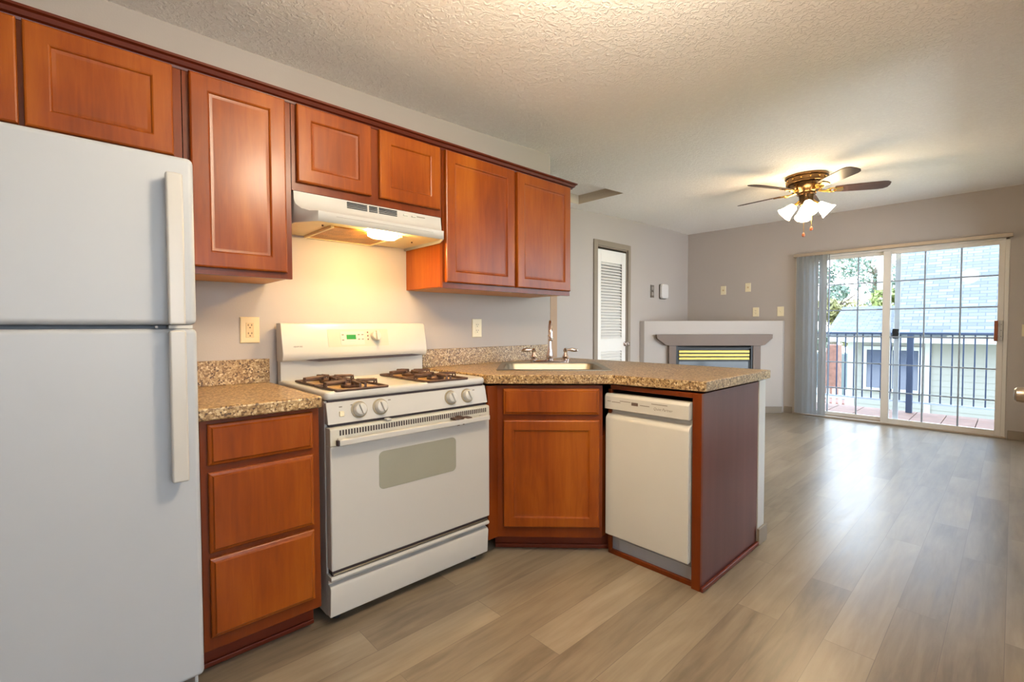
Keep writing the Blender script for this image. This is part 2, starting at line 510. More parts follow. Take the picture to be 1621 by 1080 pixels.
for a in (HY0-0.02, HY1): mb.prism([(HX0, c0), (HX1, c1), (HX1, hz), (HX0, hz)], 1, a, a+0.02)
hatch = struct('ceiling_recess', mb, flat('recess_reveal', srgb(212, 196, 172), 0.7), 'beige sided square recess cut into the living room ceiling', 'ceiling recess')
build('hatch_panel', MB().box(HX0-0.02, HX1+0.02, HY0-0.02, HY1+0.02, hz, hz+0.02), 'ceiling', hatch)

mb = MB(); mb.box(-1.3, 2.617, YK, YK+0.1, 0, 2.46)
struct('wall_back', mb, 'wall', 'greige kitchen wall behind stove and upper cabinets', 'wall', 0.012)
mb = MB(); mb.box(2.6172, 2.694, YK+0.004, YK+0.090, 0.915, 2.07)  # narrow tan strip set against the end of the kitchen wall
struct('wall_end_strip', mb, 'tan_strip', 'narrow tan strip on the end of the kitchen wall', 'trim', 0.004)
DX0, DX1, DZ = 4.606, 5.251, 2.125
mb = MB(); mb.box(-1.3, DX0, YR, YR+0.12, 0, 2.7).box(DX1, XF+0.12, YR, YR+0.12, 0, 2.7).box(DX0, DX1, YR, YR+0.12, DZ, 2.7)
struct('wall_rear', mb, 'wall', 'greige living room wall with the louvered closet door', 'wall')
OY0, OY1, OZ = 0.045, 1.955, 2.06
mb = MB(); mb.box(XF, XF+0.12, -0.2, OY0, -0.02, 2.7).box(XF, XF+0.12, OY1, YR, -0.02, 2.7).box(XF, XF+0.12, OY0, OY1, OZ, 2.7)
struct('wall_far', mb, 'wall', 'greige far wall with the sliding glass door', 'wall')
EX0, EX1 = 1.80, 2.56
LX0, LX1, LZ0, LZ1 = 2.95, 6.35, 0.25, 2.2
YL = -0.14
mb = MB(); mb.box(EX1, EX1+0.12, YW-0.12, YW, 0, 2.7).box(EX1, LX0, YL-0.12, YL, 0, 2.7).box(LX1, XF+0.12, YL-0.12, YL, 0, 2.7).box(LX0, LX1, YL-0.12, YL, 0, LZ0).box(LX0, LX1, YL-0.12, YL, LZ1, 2.7).box(1.65, EX0, YW-0.12, YW, 0, 2.5).box(EX0, EX1, YW-0.12, YW, 2.06, 2.6)
struct('wall_right', mb, 'wall', 'greige wall along the right edge holding the entry door', 'wall')
struct('wall_left', MB().box(-1.4, -1.3, -2.7, 3.55, 0, 2.46), 'wall', 'greige wall beyond the refrigerator', 'wall')
struct('wall_side', MB().box(1.65, 1.77, -2.7, YW-0.12, 0, 2.46), 'wall', 'greige wall beside the entry behind the viewer', 'wall')
WX0, WX1, WZ0, WZ1 = -1.0, 1.4, 0.75, 2.15
mb = MB(); mb.box(-1.4, WX0, -2.82, -2.7, 0, 2.46).box(WX1, 1.77, -2.82, -2.7, 0, 2.46).box(WX0, WX1, -2.82, -2.7, 0, WZ0).box(WX0, WX1, -2.82, -2.7, WZ1, 2.46)
struct('wall_front', mb, 'wall', 'greige wall behind the viewer with an added daylight window', 'wall')
w1 = thing('added_window_1', 'wide white framed window added behind the viewer for daylight', 'window', (0.2, -2.76, WZ0), None, 'structure')  # unseen window, added to let daylight in behind the viewer
mb = MB()
for a, b in ((WX0, WX0+0.06), (0.17, 0.23), (WX1-0.06, WX1)): mb.box(a, b, -2.80, -2.72, WZ0, WZ1)
mb.box(WX0, WX1, -2.80, -2.72, WZ0, WZ0+0.06).box(WX0, WX1, -2.80, -2.72, WZ1-0.06, WZ1)
build('window_frame', mb, 'vinyl', w1)
build('window_pane', MB().box(WX0+0.05, WX1-0.05, -2.765, -2.76, WZ0+0.05, WZ1-0.05), 'glass', w1)

w2 = thing('added_window_2', 'wide white framed window added out of view in the right wall for daylight', 'window', (4.65, YW-0.06, LZ0), None, 'structure')  # unseen window, added to brighten the living room with daylight
mb = MB()
for a, b in ((LX0, LX0+0.06), (4.62, 4.68), (LX1-0.06, LX1)): mb.box(a, b, YL-0.10, YL-0.02, LZ0, LZ1)
mb.box(LX0, LX1, YL-0.10, YL-0.02, LZ0, LZ0+0.06).box(LX0, LX1, YL-0.10, YL-0.02, LZ1-0.06, LZ1)
build('window_frame', mb, 'vinyl', w2)
build('window_pane', MB().box(LX0+0.05, LX1-0.05, YL-0.065, YL-0.06, LZ0+0.05, LZ1-0.05), 'glass', w2)

# half wall behind the peninsula
mb = MB(); mb.box(2.606, 2.70, 0.90, YK-0.002, 0, 0.867)
struct('wall_half', mb, 'wall_white', 'pale textured half wall carrying the peninsula counter', 'wall', 0.006)
mb = MB(); mb.box(2.597, 2.712, 0.888, 0.90, 0, 0.088).box(2.70, 2.712, 0.90, YR-1.06, 0, 0.088)
struct('baseboard_half', mb, 'taupe', 'taupe baseboard wrapped round the foot of the half wall', 'baseboard', 0.003)
mb = MB(); mb.box(XF-0.012, XF, OY1+0.02, 2.07, 0, 0.088)
struct('baseboard_far', mb, 'taupe', 'taupe baseboard between fireplace and sliding door', 'baseboard', 0.003)
mb = MB(); mb.box(XF-0.012, XF, YL, OY0-0.02, 0, 0.088)
struct('baseboard_corner', mb, 'taupe', 'taupe baseboard right of the sliding door', 'baseboard', 0.003)
mb = MB(); mb.box(EX1+0.12, XF-0.012, YL, YL+0.010, 0, 0.088)
struct('baseboard_right', mb, 'taupe', 'taupe baseboard along the right wall', 'baseboard', 0.003)
mb = MB(); mb.box(2.70, 4.53, YR-0.012, YR, 0, 0.088).box(5.31, 5.54, YR-0.012, YR, 0, 0.088)
struct('baseboard_rear', mb, 'taupe', 'taupe baseboard along the louvered door wall', 'baseboard', 0.003)

# ------------------------------------------------------------------ louvered closet door
d1 = thing('door_1', 'white louvered closet door in a taupe casing', 'door', (4.92, YR, 0), None, 'structure')
mb = MB(); mb.box(4.532, DX0, YR-0.018, YR, 0, 2.19).box(DX1, 5.309, YR-0.018, YR, 0, 2.19).box(DX0, DX1, YR-0.018, YR, DZ, 2.19)
mb.box(DX0-0.001, DX0+0.012, YR, YR+0.11, 0, DZ).box(DX1-0.012, DX1+0.001, YR, YR+0.11, 0, DZ).box(DX0, DX1, YR, YR+0.11, DZ-0.012, DZ+0.001)
build('door_casing', mb, 'taupe', d1, 0.003)
a, b, z1 = DX0+0.015, DX1-0.015, DZ-0.035
st = 0.085
mb = MB(); y0, y1 = YR+0.012, YR+0.045
mb.box(a, a+st, y0, y1, 0.012, z1).box(b-st, b, y0, y1, 0.012, z1)
for q0, q1 in ((0.012, 0.22), (0.84, 1.0), (z1-0.15, z1)): mb.box(a+st, b-st, y0, y1, q0, q1)
slab = build('door_slab', mb, 'door_white', d1, 0.002)
for q0, q1 in ((0.22, 0.84), (1.0, z1-0.15)):
    mb = MB(); n = int((q1-q0)/0.036)
    for i in range(n):
        zc = q0 + (q1-q0)*(i+0.5)/n
        mb.prism([(y0+0.001, zc-0.012), (y0+0.003, zc-0.017), (y1-0.002, zc+0.012), (y1-0.004, zc+0.017)], 0, a+st, b-st)
    build('louver_panel', mb, 'door_white', d1)
for zc in (1.76, 1.0, 0.25):
    mb = MB(); mb.cyl((a-0.004, YR+0.006, zc-0.045), (0, 0, 1), 0.009, 0.09, 10).box(a-0.004, a+0.014, YR+0.008, YR+0.0125, zc-0.045, zc+0.045)
    build('hinge', mb, 'hinge', d1)
mb = MB(); mb.lathe([(0.03, 0), (0.03, 0.006), (0.012, 0.012), (0.012, 0.035), (0.026, 0.042), (0.03, 0.055), (0.024, 0.068), (0.0, 0.072)], (5.213, y0, 0.925), (0, -1, 0), 20)
build('door_knob', mb, 'chrome', d1)

mb = MB(); mb.box(4.30, 5.60, 4.30, 4.40, 0, 2.6).box(4.20, 4.30, YR+0.12, 4.40, 0, 2.6).box(5.60, 5.70, YR+0.12, 4.40, 0, 2.6).box(4.20, 5.70, YR+0.12, 4.40, 2.6, 2.65).box(4.2, 5.7, YR+0.1, 4.4, -0.1, 0)
struct('wall_closet', mb, 'wall', 'greige closet shell behind the louvered door', 'wall')
# entry door at the right edge, only its knob reaches into the picture
d2 = thing('door_2', 'white entry door at the right edge with brushed nickel knob', 'door', (2.18, YW, 0), None, 'structure')
build('door_slab', MB().box(EX0+0.01, EX1-0.01, YW-0.045, YW-0.004, 0.01, 2.05), 'door_white', d2, 0.003)
mb = MB()
mb.lathe([(0.034, 0), (0.034, 0.006), (0.030, 0.010), (0.014, 0.013), (0.013, 0.028), (0.02, 0.034), (0.027, 0.045), (0.0285, 0.062), (0.026, 0.078), (0.02, 0.084), (0.0, 0.086)], (2.49, YW-0.004, 0.9), (0, 1, 0), 28)
build('door_knob', mb, 'nickel', d2)

# ------------------------------------------------------------------ sliding glass door
sd = thing('door_3', 'white sliding glass patio door with grid panes opening on the balcony', 'door', (XF, 1.0, 0), None, 'structure')
x0, x1 = XF-0.005, XF+0.10
mb = MB(); mb.box(x0, x1, OY1-0.035, OY1, 0.0, OZ).box(x0, x1, OY0, OY0+0.03, 0.0, OZ).box(x0, x1, OY0, OY1, OZ-0.045, OZ).box(x0, x1+0.02, OY0, OY1, -0.02, 0.022)
build('door_frame', mb, 'vinyl', sd, 0.003)
def door_leaf(name, ya, yb, xa, sl, sr, mts):
    """leaf between y=ya (left) and yb (right)"""
    mb = MB(); xb = xa+0.035
    zb, zt = 0.022, OZ-0.045
    mb.box(xa, xb, ya-sl, ya, zb, zt).box(xa, xb, yb, yb+sr, zb, zt).box(xa, xb, yb+sr, ya-sl, zb, zb+0.05).box(xa, xb, yb+sr, ya-sl, zt-0.04, zt)
    p = build(name, mb, 'vinyl', sd, 0.003)
    build('glass_pane', MB().box(xa+0.012, xa+0.018, yb+sr-0.005, ya-sl+0.005, zb+0.045, zt-0.035), 'glass', p)
    g = MB()
    for y in mts: g.box(xa+0.008, xa+0.0225, y-0.007, y+0.007, zb+0.05, zt-0.04)
    for z in (1.663, 1.342, 1.021, 0.70, 0.378): g.box(xa+0.0085, xa+0.0220, yb+sr, ya-sl, z-0.007, z+0.007)
    build('grid_bars', g, 'muntin', p)
    return p
fx = door_leaf('fixed_panel', 1.92, 0.985, XF+0.050, 0.05, 0.06, (1.60, 1.302))
sl = door_leaf('sliding_panel', 1.055, 0.075, XF+0.005, 0.07, 0.045, (0.687, 0.396))
mb = MB(); mb.box(XF-0.03, XF+0.005, 0.088, 0.104, 1.0, 1.20).box(XF-0.001, XF+0.005, 0.084, 0.108, 0.99, 1.21)
build('pull_handle', MB().box(XF-0.045, XF-0.022, 0.112, 0.140, 0.99, 1.20), 'handle_wood', sl, 0.006)
mb = MB(); mb.box(XF-0.02, XF+0.005, 0.078, 0.108, 1.00, 1.20).box(XF-0.03, XF-0.015, 0.10, 0.125, 1.02, 1.05).box(XF-0.03, XF-0.015, 0.10, 0.125, 1.14, 1.17)
esc = build('escutcheon', mb, 'white', sl, 0.003)
for z in (1.04, 1.10, 1.16): build('screw', MB().cyl((XF-0.0195, 0.090, z), (-1, 0, 0), 0.004, 0.002, 8), 'hinge', esc)
mb = MB(); mb.box(XF+0.088, XF+0.100, 0.905, 0.955, 0.025, OZ-0.05)
scr = build('screen_stile', mb, flat('screen_frame_grey', srgb(200, 208, 218), 0.5), sd, 0.003)
mb = MB(); mb.prism([(0.912, 1.005), (0.965, 1.0), (0.968, 1.04), (0.962, 1.055), (0.968, 1.075), (0.962, 1.115), (0.908, 1.11), (0.914, 1.075), (0.908, 1.055), (0.914, 1.04)], 0, XF+0.052, XF+0.086)
build('screen_latch', mb, 'black', scr)
mb = MB(); mb.box(XF+0.035, XF+0.046, OY0+0.03, OY1-0.03, 0.022, 0.034).box(XF-0.030, XF-0.005, OY0-0.01, OY1+0.01, 0.0, 0.018)
build('threshold_track', mb, 'track', sd, 0.003)

# vertical blind stacked at the left of the sliding door
vb = thing('vertical_blind', 'bluish white vertical blind drawn back at the left of the sliding door', 'blind', (XF-0.05, 1.78, 2.0))
build('head_rail', MB().box(XF-0.07, XF-0.012, OY0-0.02, OY1+0.012, 2.035, 2.072), 'track', vb, 0.003)
for i in range(15):
    yc = 1.924 - 0.0228*i
    ang = math.radians(random.uniform(20, 60))
    dx, dy = 0.042*math.cos(ang), 0.042*math.sin(ang)
    mb = MB(); pts = []
    for k in range(5):
        t = -1+0.5*k; bow = 0.006*(1-t*t)
        pts.append((XF-0.048 + dx*t - math.sin(ang)*bow, yc + dy*t + math.cos(ang)*bow))
    back = [(p[0]+0.0006, p[1]+0.0012) for p in reversed(pts)]
    mb.prism(pts+back, 2, 0.03, 2.035)
    build('vane', mb, 'blind', vb, 0, 60)
mb = MB(); mb.tube([(XF-0.06, 1.575, 2.035), (XF-0.06, 1.577, 1.6), (XF-0.06, 1.578, 1.14)], 0.004, 8)
build('tilt_wand', mb, 'hinge', vb)

# ------------------------------------------------------------------ wall plates
def switch_plate(fr, u, n, z, label, mat='ivory', name='wall_plate', kind='outlet', w=0.072, h=0.116, group=None, cat='wall plate', face=None):
    p = fr(u, n, z)
    t = thing(name, label, cat, p, group)
    build('cover_plate', MB(fr).rect_loft(u-w/2, u+w/2, z-h/2, z+h/2, [(0, n+0.0005), (0, n+0.003), (0.004, n+0.006)]), mat, t)
    face = face or mat
    if kind == 'outlet':
        build('receptacle', MB(fr).box(u-0.0165, u+0.0165, n+0.005, n+0.0075, z-0.034, z+0.034), face, t, 0.001)
        mb = MB(fr)
        for zz in (z+0.0185, z-0.0185):
            mb.box(u-0.0085, u-0.0055, n+0.0074, n+0.0078, zz, zz+0.008).box(u+0.0055, u+0.0085, n+0.0074, n+0.0078, zz, zz+0.008)
            mb.box(u-0.0025, u+0.0025, n+0.0074, n+0.0078, zz-0.010, zz-0.005)
        build('slot', mb, 'wear', t)
    elif kind == 'rocker':
        build('rocker', MB(fr).prism([(n+0.005, z-0.033), (n+0.010, z-0.033), (n+0.006, z+0.033), (n+0.005, z+0.033)], 0, u-0.0165, u+0.0165), face, t)
    elif kind == 'toggle':
        build('toggle', MB(fr).prism([(n+0.005, z-0.010), (n+0.016, z+0.004), (n+0.016, z+0.010), (n+0.005, z+0.010)], 0, u-0.005, u+0.005), face, t)
    elif kind == 'jack':
        build('jack', MB(fr).box(u-0.012, u+0.012, n+0.005, n+0.008, z-0.012, z+0.012), 'outlet_face', t, 0.001)
        for q in (0.042, -0.042): build('screw', MB(fr).cyl((u, n+0.0055, z+q), (0, 1, 0), 0.003, 0.001, 8), 'outlet_face', t)
    return t
switch_plate(KF, 0.588, -YK, 1.138, 'almond power outlet on the backsplash wall beside the refrigerator', 'outlet_tan', 'power_outlet', 'outlet', 0.080, 0.118, None, 'outlet', 'outlet_face')
switch_plate(KF, 1.906, -YK, 1.142, 'ivory power outlet on the kitchen wall between stove and faucet', 'ivory', 'power_outlet', 'outlet', 0.078, 0.118, None, 'outlet')
switch_plate(PF, -2.888, -XF, 1.668, 'upper left cable plate on far wall above the fireplace', 'ivory', 'cable_plate', 'jack', 0.074, 0.125, None, 'wall plate')
switch_plate(PF, -2.548, -XF, 1.690, 'upper right plate with dark jack on far wall above the fireplace', 'ivory', 'cable_plate', 'jack', 0.074, 0.122, None, 'wall plate')
switch_plate(PF, -2.442, -XF, 1.345, 'ivory outlet just above the right part of the fireplace ledge', 'ivory', 'power_outlet', 'outlet', 0.080, 0.125, None, 'outlet')
switch_plate(PF, -2.132, -XF, 1.345, 'ivory light switch between fireplace and blind', 'ivory', 'light_switch', 'toggle', 0.080, 0.125, None, 'switch')
switch_plate(PF, 0.090, -XF, 1.10, 'ivory light switch on the far wall right of the sliding door', 'ivory', 'light_switch', 'toggle', 0.075, 0.118, None, 'switch')
t = thing('bare_switch_box', 'grey mottled wall plate beside the white thermostat on louvered door wall', 'wall plate', (5.862, YR, 1.64))
build('metal_plate', MB(KF).box(5.815, 5.905, -YR+0.0005, -YR+0.008, 1.548, 1.722), 'grey_plate', t, 0.003)
M['pale_socket'] = flat('pale_socket', srgb(160, 150, 142), 0.5)
for z in (1.60, 1.675): build('socket_face', MB(KF).roundrect(5.838, 5.882, z-0.024, z+0.024, -YR+0.008, -YR+0.012, 0.015), 'pale_socket', t)
t = thing('thermostat', 'white rounded thermostat box beside a grey plate near the room corner', 'thermostat', (6.15, YR, 1.64))
build('backplate', MB(KF).roundrect(6.045, 6.235, 1.535, 1.748, -YR+0.0005, -YR+0.012, 0.03), 'hinge', t)
build('housing', MB(KF).roundrect(6.055, 6.235, 1.545, 1.745, -YR+0.011, -YR+0.045, 0.035), 'alarm_white', t, 0.006)

# ------------------------------------------------------------------ corner fireplace
t = thing('fireplace', 'pale corner fireplace with taupe mantel and brass louver bars', 'fireplace', (6.3, 2.85, 0))
A = FP.O; B = FP(1.807, 0, 0)
mb = MB()
mb.prism([(A.x, A.y), (B.x, B.y), (XF-0.001, B.y), (XF-0.001, YR-0.001), (A.x, YR-0.001)], 2, 0, 1.222)
build('chase', mb, 'fire_paint', t, 0.008)
mb = MB(FP); mb.box(-0.004, 1.40+0.41, 0.0, 0.012, 0, 0.088)
build('baseboard', mb, 'taupe', t, 0.003)
mb = MB(FP)
mb.box(0.312, 0.405, 0.0, 0.055, 0, 0.90).box(1.402, 1.50, 0.0, 0.055, 0, 0.90)
mb.prism([(0.312, 0.895), (0.262, 0.905), (0.152, 0.99), (0.145, 1.042), (1.644, 1.042), (1.640, 0.99), (1.545, 0.905), (1.50, 0.895)], 1, 0.0, 0.075)
build('mantel_surround', mb, 'mantel', t, 0.003)
mb = MB(FP); mb.box(0.405, 0.43, 0.0, 0.045, 0, 0.897).box(1.377, 1.402, 0.0, 0.045, 0, 0.897).box(0.43, 1.377, 0.0, 0.045, 0.855, 0.897).box(0.43, 1.377, 0.0, 0.02, 0.0, 0.855)
mb.box(0.43, 1.377, 0.02, 0.045, 0.0, 0.06)
build('firebox', mb, 'fire_black', t, 0.002)
for zc in (0.818, 0.772, 0.726):
    build('louver_bar', MB(FP).prism([(0.022, zc-0.015), (0.040, zc-0.017), (0.040, zc+0.012), (0.022, zc+0.017)], 0, 0.447, 1.363), 'brass_bar', t, 0.002)
build('glass_front', MB(FP).box(0.45, 1.357, 0.02, 0.028, 0.07, 0.69), 'fire_glass', t)
mb = MB(FP); mb.box(0.43, 0.45, 0.02, 0.036, 0.06, 0.70).box(1.357, 1.377, 0.02, 0.036, 0.06, 0.70).box(0.43, 1.377, 0.02, 0.036, 0.685, 0.703)
build('glass_frame', mb, 'fire_black', t)

# ------------------------------------------------------------------ ceiling fan
FX, FY = 4.90, 1.315
FZ = ceil_z(FX)
t = thing('ceiling_fan', 'antique brass ceiling fan with five dark blades and lit glass shades', 'ceiling fan', (FX, FY, FZ))
mb = MB(); mb.lathe([(0.165, 0), (0.172, 0.008), (0.172, 0.022), (0.158, 0.030), (0.158, 0.060), (0.165, 0.064), (0.165, 0.074), (0.150, 0.080)], (FX, FY, FZ), (0, 0, -1), 40)
hous = build('ceiling_canopy', mb, 'bronze', t)
for k in range(14):
    a = 2*PI*k/14
    build('vent_stud', MB().ball((FX+0.158*math.cos(a), FY+0.158*math.sin(a), FZ-0.046), 0.010, 10), 'gold', hous)
mb = MB(); mb.lathe([(0.146, 0.078), (0.150, 0.092), (0.138, 0.118), (0.110, 0.138), (0.082, 0.148), (0.076, 0.156), (0.076, 0.172)], (FX, FY, FZ), (0, 0, -1), 40)
build('motor_housing', mb, 'bronze', t)
mb = MB(); mb.lathe([(0.076, 0.170), (0.062, 0.176), (0.058, 0.20), (0.058, 0.236), (0.066, 0.242), (0.066, 0.252), (0.050, 0.262), (0.042, 0.285), (0.026, 0.305), (0.014, 0.318), (0.0, 0.322)], (FX, FY, FZ), (0, 0, -1), 32)
build('light_fitter', mb, 'bronze', t)
BZ = 2.375
for k in range(5):
    a = math.radians(10+72*k)
    fr = Fr((FX, FY, BZ), (math.cos(a), math.sin(a), 0), (-math.sin(a), math.cos(a), 0))
    mb = MB(fr); tw = math.tan(math.radians(-13))
    out = [(0.215, -0.046), (0.30, -0.056), (0.56, -0.066), (0.60, -0.060), (0.625, -0.040), (0.632, 0.0), (0.625, 0.040), (0.60, 0.060), (0.56, 0.066), (0.30, 0.056), (0.215, 0.046)]
    mb.loft([[(u, n, n*tw-0.0035) for u, n in out], [(u, n, n*tw+0.0035) for u, n in out]])
    bl = build('blade', mb, 'blade', t, 0.0015)
    mb = MB(fr)
    mb.tube([(0.07, 0, 0.012), (0.11, 0, -0.004), (0.15, 0.0, -0.012), (0.19, 0, -0.010)], [0.013, 0.011, 0.011, 0.013], 10)
    def ring(c, w, h):
        return [(c+w*math.cos(x), h*math.sin(x), -0.008 + h*math.sin(x)*tw) for x in [2*PI*i/16 for i in range(17)]]
    mb.tube(ring(0.195, 0.038, 0.034), 0.006, 8)
    mb.loft([[(u, n, n*tw-0.011) for u, n in ((0.225, -0.02), (0.275, -0.034), (0.29, 0.0), (0.275, 0.034), (0.225, 0.02))], [(u, n, n*tw-0.0035) for u, n in ((0.225, -0.02), (0.275, -0.034), (0.29, 0.0), (0.275, 0.034), (0.225, 0.02))]])
    build('blade_iron', mb, 'gold', bl)
for deg in (113, 203, 293, 23):
    a = math.radians(deg)
    d = Vector((math.cos(a)*0.74, math.sin(a)*0.74, -0.67)).normalized()
    c = Vector((FX, FY, FZ-0.238)) + Vector((math.cos(a), math.sin(a), 0))*0.062
    mb = MB(); mb.tube([c - d*0.02, c + d*0.03, c + d*0.05], [0.012, 0.014, 0.022], 12)
    arm = build('lamp_arm', mb, 'gold', t)
    mb = MB(); mb.lathe([(0.024, 0.04), (0.034, 0.05), (0.042, 0.08), (0.056, 0.13), (0.070, 0.155), (0.067, 0.156), (0.052, 0.128), (0.03, 0.07)], c, d, 24, True, True)
    build('glass_shade', mb, 'lamp_fan', arm)
for (dx, dy, zl) in ((-0.03, 0.01, 0.52), (0.01, -0.04, 0.465)):
    mb = MB(); mb.tube([(FX+dx, FY+dy, FZ-0.27), (FX+dx, FY+dy, FZ-zl)], 0.0022, 6)
    ch = build('pull_chain', mb, 'gold', t)
    mb = MB(); mb.lathe([(0.002, 0), (0.009, 0.008), (0.014, 0.026), (0.010, 0.038), (0.0, 0.042)], (FX+dx, FY+dy, FZ-zl+0.004), (0, 0, -1), 12)
    build('chain_pull', mb, 'handle_wood', ch)

# kitchen ceiling light, above and outside the frame
KL = (0.95, 0.62)
t = thing('kitchen_ceiling_light', 'round frosted kitchen ceiling light above the viewer', 'ceiling light', (KL[0], KL[1], 2.395))
build('base_ring', MB().lathe([(0.07, 0), (0.07, 0.03), (0.02, 0.04), (0.012, 0.045), (0.012, 0.10), (0.05, 0.115), (0.05, 0.14)], (KL[0], KL[1], 2.39), (0, 0, -1), 32), 'nickel', t)
build('glass_globe', MB().ball((KL[0], KL[1], 2.12), 0.14, 28), 'lamp_kitchen', t)

# ------------------------------------------------------------------ cabinets
def panel_front(fr, u0, u1, z0, z1, n, name, parent, mat='cherry', rail=0.058):
    """recessed-panel door, back at n, 20 mm thick"""
    t = 0.020
    mb = MB(fr).rect_loft(u0, u1, z0, z1, [(0, n), (0, n+t-0.006), (0.002, n+t-0.002), (0.006, n+t), (rail-0.004, n+t), (rail, n+t-0.002), (rail+0.003, n+t-0.007), (rail+0.012, n+t-0.009), (rail+0.014, n+t-0.009)])
    return build(name, mb, mat, parent, 0, 20)
def slab_front(fr, u0, u1, z0, z1, n, name, parent, mat='cherry'):
    t = 0.020
    mb = MB(fr).rect_loft(u0, u1, z0, z1, [(0, n), (0, n+0.010), (0.003, n+0.013), (0.010, n+0.015), (0.014, n+t), (0.018, n+t)])
    return build(name, mb, mat, parent, 0, 20)
def frame_box(fr, u0, u1, z0, z1, nb, nf, holes, th=0.018):
    """cabinet body: closed carcass with a face frame"""
    return MB(fr).box(u0, u1, nb, nf-0.019, z0, z1).box(u0, u1, nf-0.019, nf, z0, z1)

UZ1 = 2.072
def upper(label, u0, u1, z0, doors, dz0, dz1=2.053):
    t = thing('wall_cabinet', label, 'cabinet', ((u0+u1)/2, YK, z0))
    mb = MB().box(u0, u1, 2.032, YK-0.001, z0+0.006, UZ1)
    build('carcass', mb, 'cherry', t)
    # face frame with an overhanging bottom rail lip
    mb = MB(KF)
    st = [u0] + [(a[1]+b[0])/2 for a, b in zip(doors, doors[1:])] + [u1]
    mb.box(u0, doors[0][0]+0.012, -2.033, -2.012, z0, UZ1).box(doors[-1][1]-0.012, u1, -2.033, -2.012, z0, UZ1)
    for a, b in zip(doors, doors[1:]): mb.box(a[1]-0.012, b[0]+0.012, -2.033, -2.012, z0, UZ1)
    for (a, b) in doors: mb.box(a+0.012, b-0.012, -2.033, -2.012, z0, dz0+0.012).box(a+0.012, b-0.012, -2.033, -2.012, dz1-0.012, UZ1).box(a+0.012, b-0.012, -2.033, -2.030, dz0+0.012, dz1-0.012)
    build('face_frame', mb, 'cherry_frame', t)
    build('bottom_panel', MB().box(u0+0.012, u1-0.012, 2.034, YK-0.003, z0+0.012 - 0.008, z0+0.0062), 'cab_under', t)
    for (a, b) in doors: panel_front(KF, a, b, dz0, dz1, -2.011, 'cabinet_door', t)
    return t
upper('two door cherry wall cabinet above the refrigerator', -0.50, 0.297, 1.705, [(-0.452, -0.100), (-0.088, 0.271)], 1.745)
upper('tall single door cherry wall cabinet between refrigerator and range hood', 0.300, 0.660, 1.345, [(0.318, 0.636)], 1.369)
upper('short two door cherry wall cabinet right above the range hood', 0.663, 1.392, 1.708, [(0.680, 1.002), (1.042, 1.374)], 1.742)
upper('wide two door cherry wall cabinet right of the range hood', 1.395, 2.405, 1.352, [(1.408, 1.891), (1.914, 2.392)], 1.381)
prof = [(2.034, 2.052), (2.008, 2.052), (2.006, 2.060), (1.996, 2.064), (1.990, 2.076), (1.980, 2.080), (1.980, 2.088), (2.034, 2.088)]
mb = MB()
ring0 = [(-0.515, y, z) for y, z in prof]
ring1 = [(2.405 + (2.034-y)*0.8, y, z) for y, z in prof]
mb.loft([ring0, ring1])
mb.box(-0.50, 2.43, 2.034, YK-0.003, 2.074, 2.088)
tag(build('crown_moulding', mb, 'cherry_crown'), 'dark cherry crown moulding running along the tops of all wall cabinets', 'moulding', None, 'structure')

# left base cabinet with three drawers
t = thing('drawer_base_cabinet', 'three drawer cherry base cabinet between refrigerator and stove', 'cabinet', (0.475, 1.85, 0))
mb = MB().box(0.287, 0.662, 1.779, YK-0.002, 0.102, 0.854)
build('carcass', mb, 'cherry', t)
build('face_frame', MB().box(0.287, 0.662, 1.760, 1.780, 0.100, 0.8545), 'cherry_frame', t, 0.002)
build('toe_kick', MB().box(0.287, 0.662, 1.845, 1.862, 0, 0.104), 'cherry_dark', t)
build('shoe_moulding', MB().box(0.287, 0.662, 1.835, 1.846, 0, 0.018), 'cherry_dark', t, 0.004)
for z0, z1 in ((0.707, 0.840), (0.423, 0.684), (0.146, 0.404)):
    slab_front(KF, 0.307, 0.636, z0, z1, -1.7595, 'drawer', t)

# corner sink cabinet
t = thing('corner_sink_cabinet', 'diagonal cherry corner cabinet under the sink with false drawer and door', 'cabinet', (1.75, 1.75, 0))
HL, HR = -0.155, 0.372
build('face_frame', MB(DF).box(HL, HR, -0.019, 0.0, 0.09, 0.858), 'cherry_frame', t, 0.002)
mb = MB()
pa, pb = DF(HL, -0.019, 0), DF(HR, -0.019, 0)
mb.prism([(pa.x, pa.y), (pb.x, pb.y), (2.60, pb.y+0.03), (2.60, 2.368), (pa.x, 2.368)], 2, 0.09, 0.60)
build('carcass', mb, 'cherry_frame', t)
build('side_filler', MB().box(1.484, pa.x+0.004, pa.y-0.016, pa.y+0.002, 0.09, 0.858), 'cherry_frame', t, 0.002)
mb = MB(DF); mb.box(-0.17, 0.44, -0.10, -0.085, 0, 0.095)
build('toe_kick', mb, 'cherry_dark', t)
build('shoe_moulding', MB(DF).box(-0.17, 0.44, -0.086, -0.074, 0, 0.022), 'cherry_dark', t, 0.005)
slab_front(DF, -0.121, 0.354, 0.713, 0.842, 0.0005, 'false_drawer_front', t)
panel_front(DF, -0.121, 0.355, 0.148, 0.686, 0.0005, 'cabinet_door', t, 'cherry', 0.052)

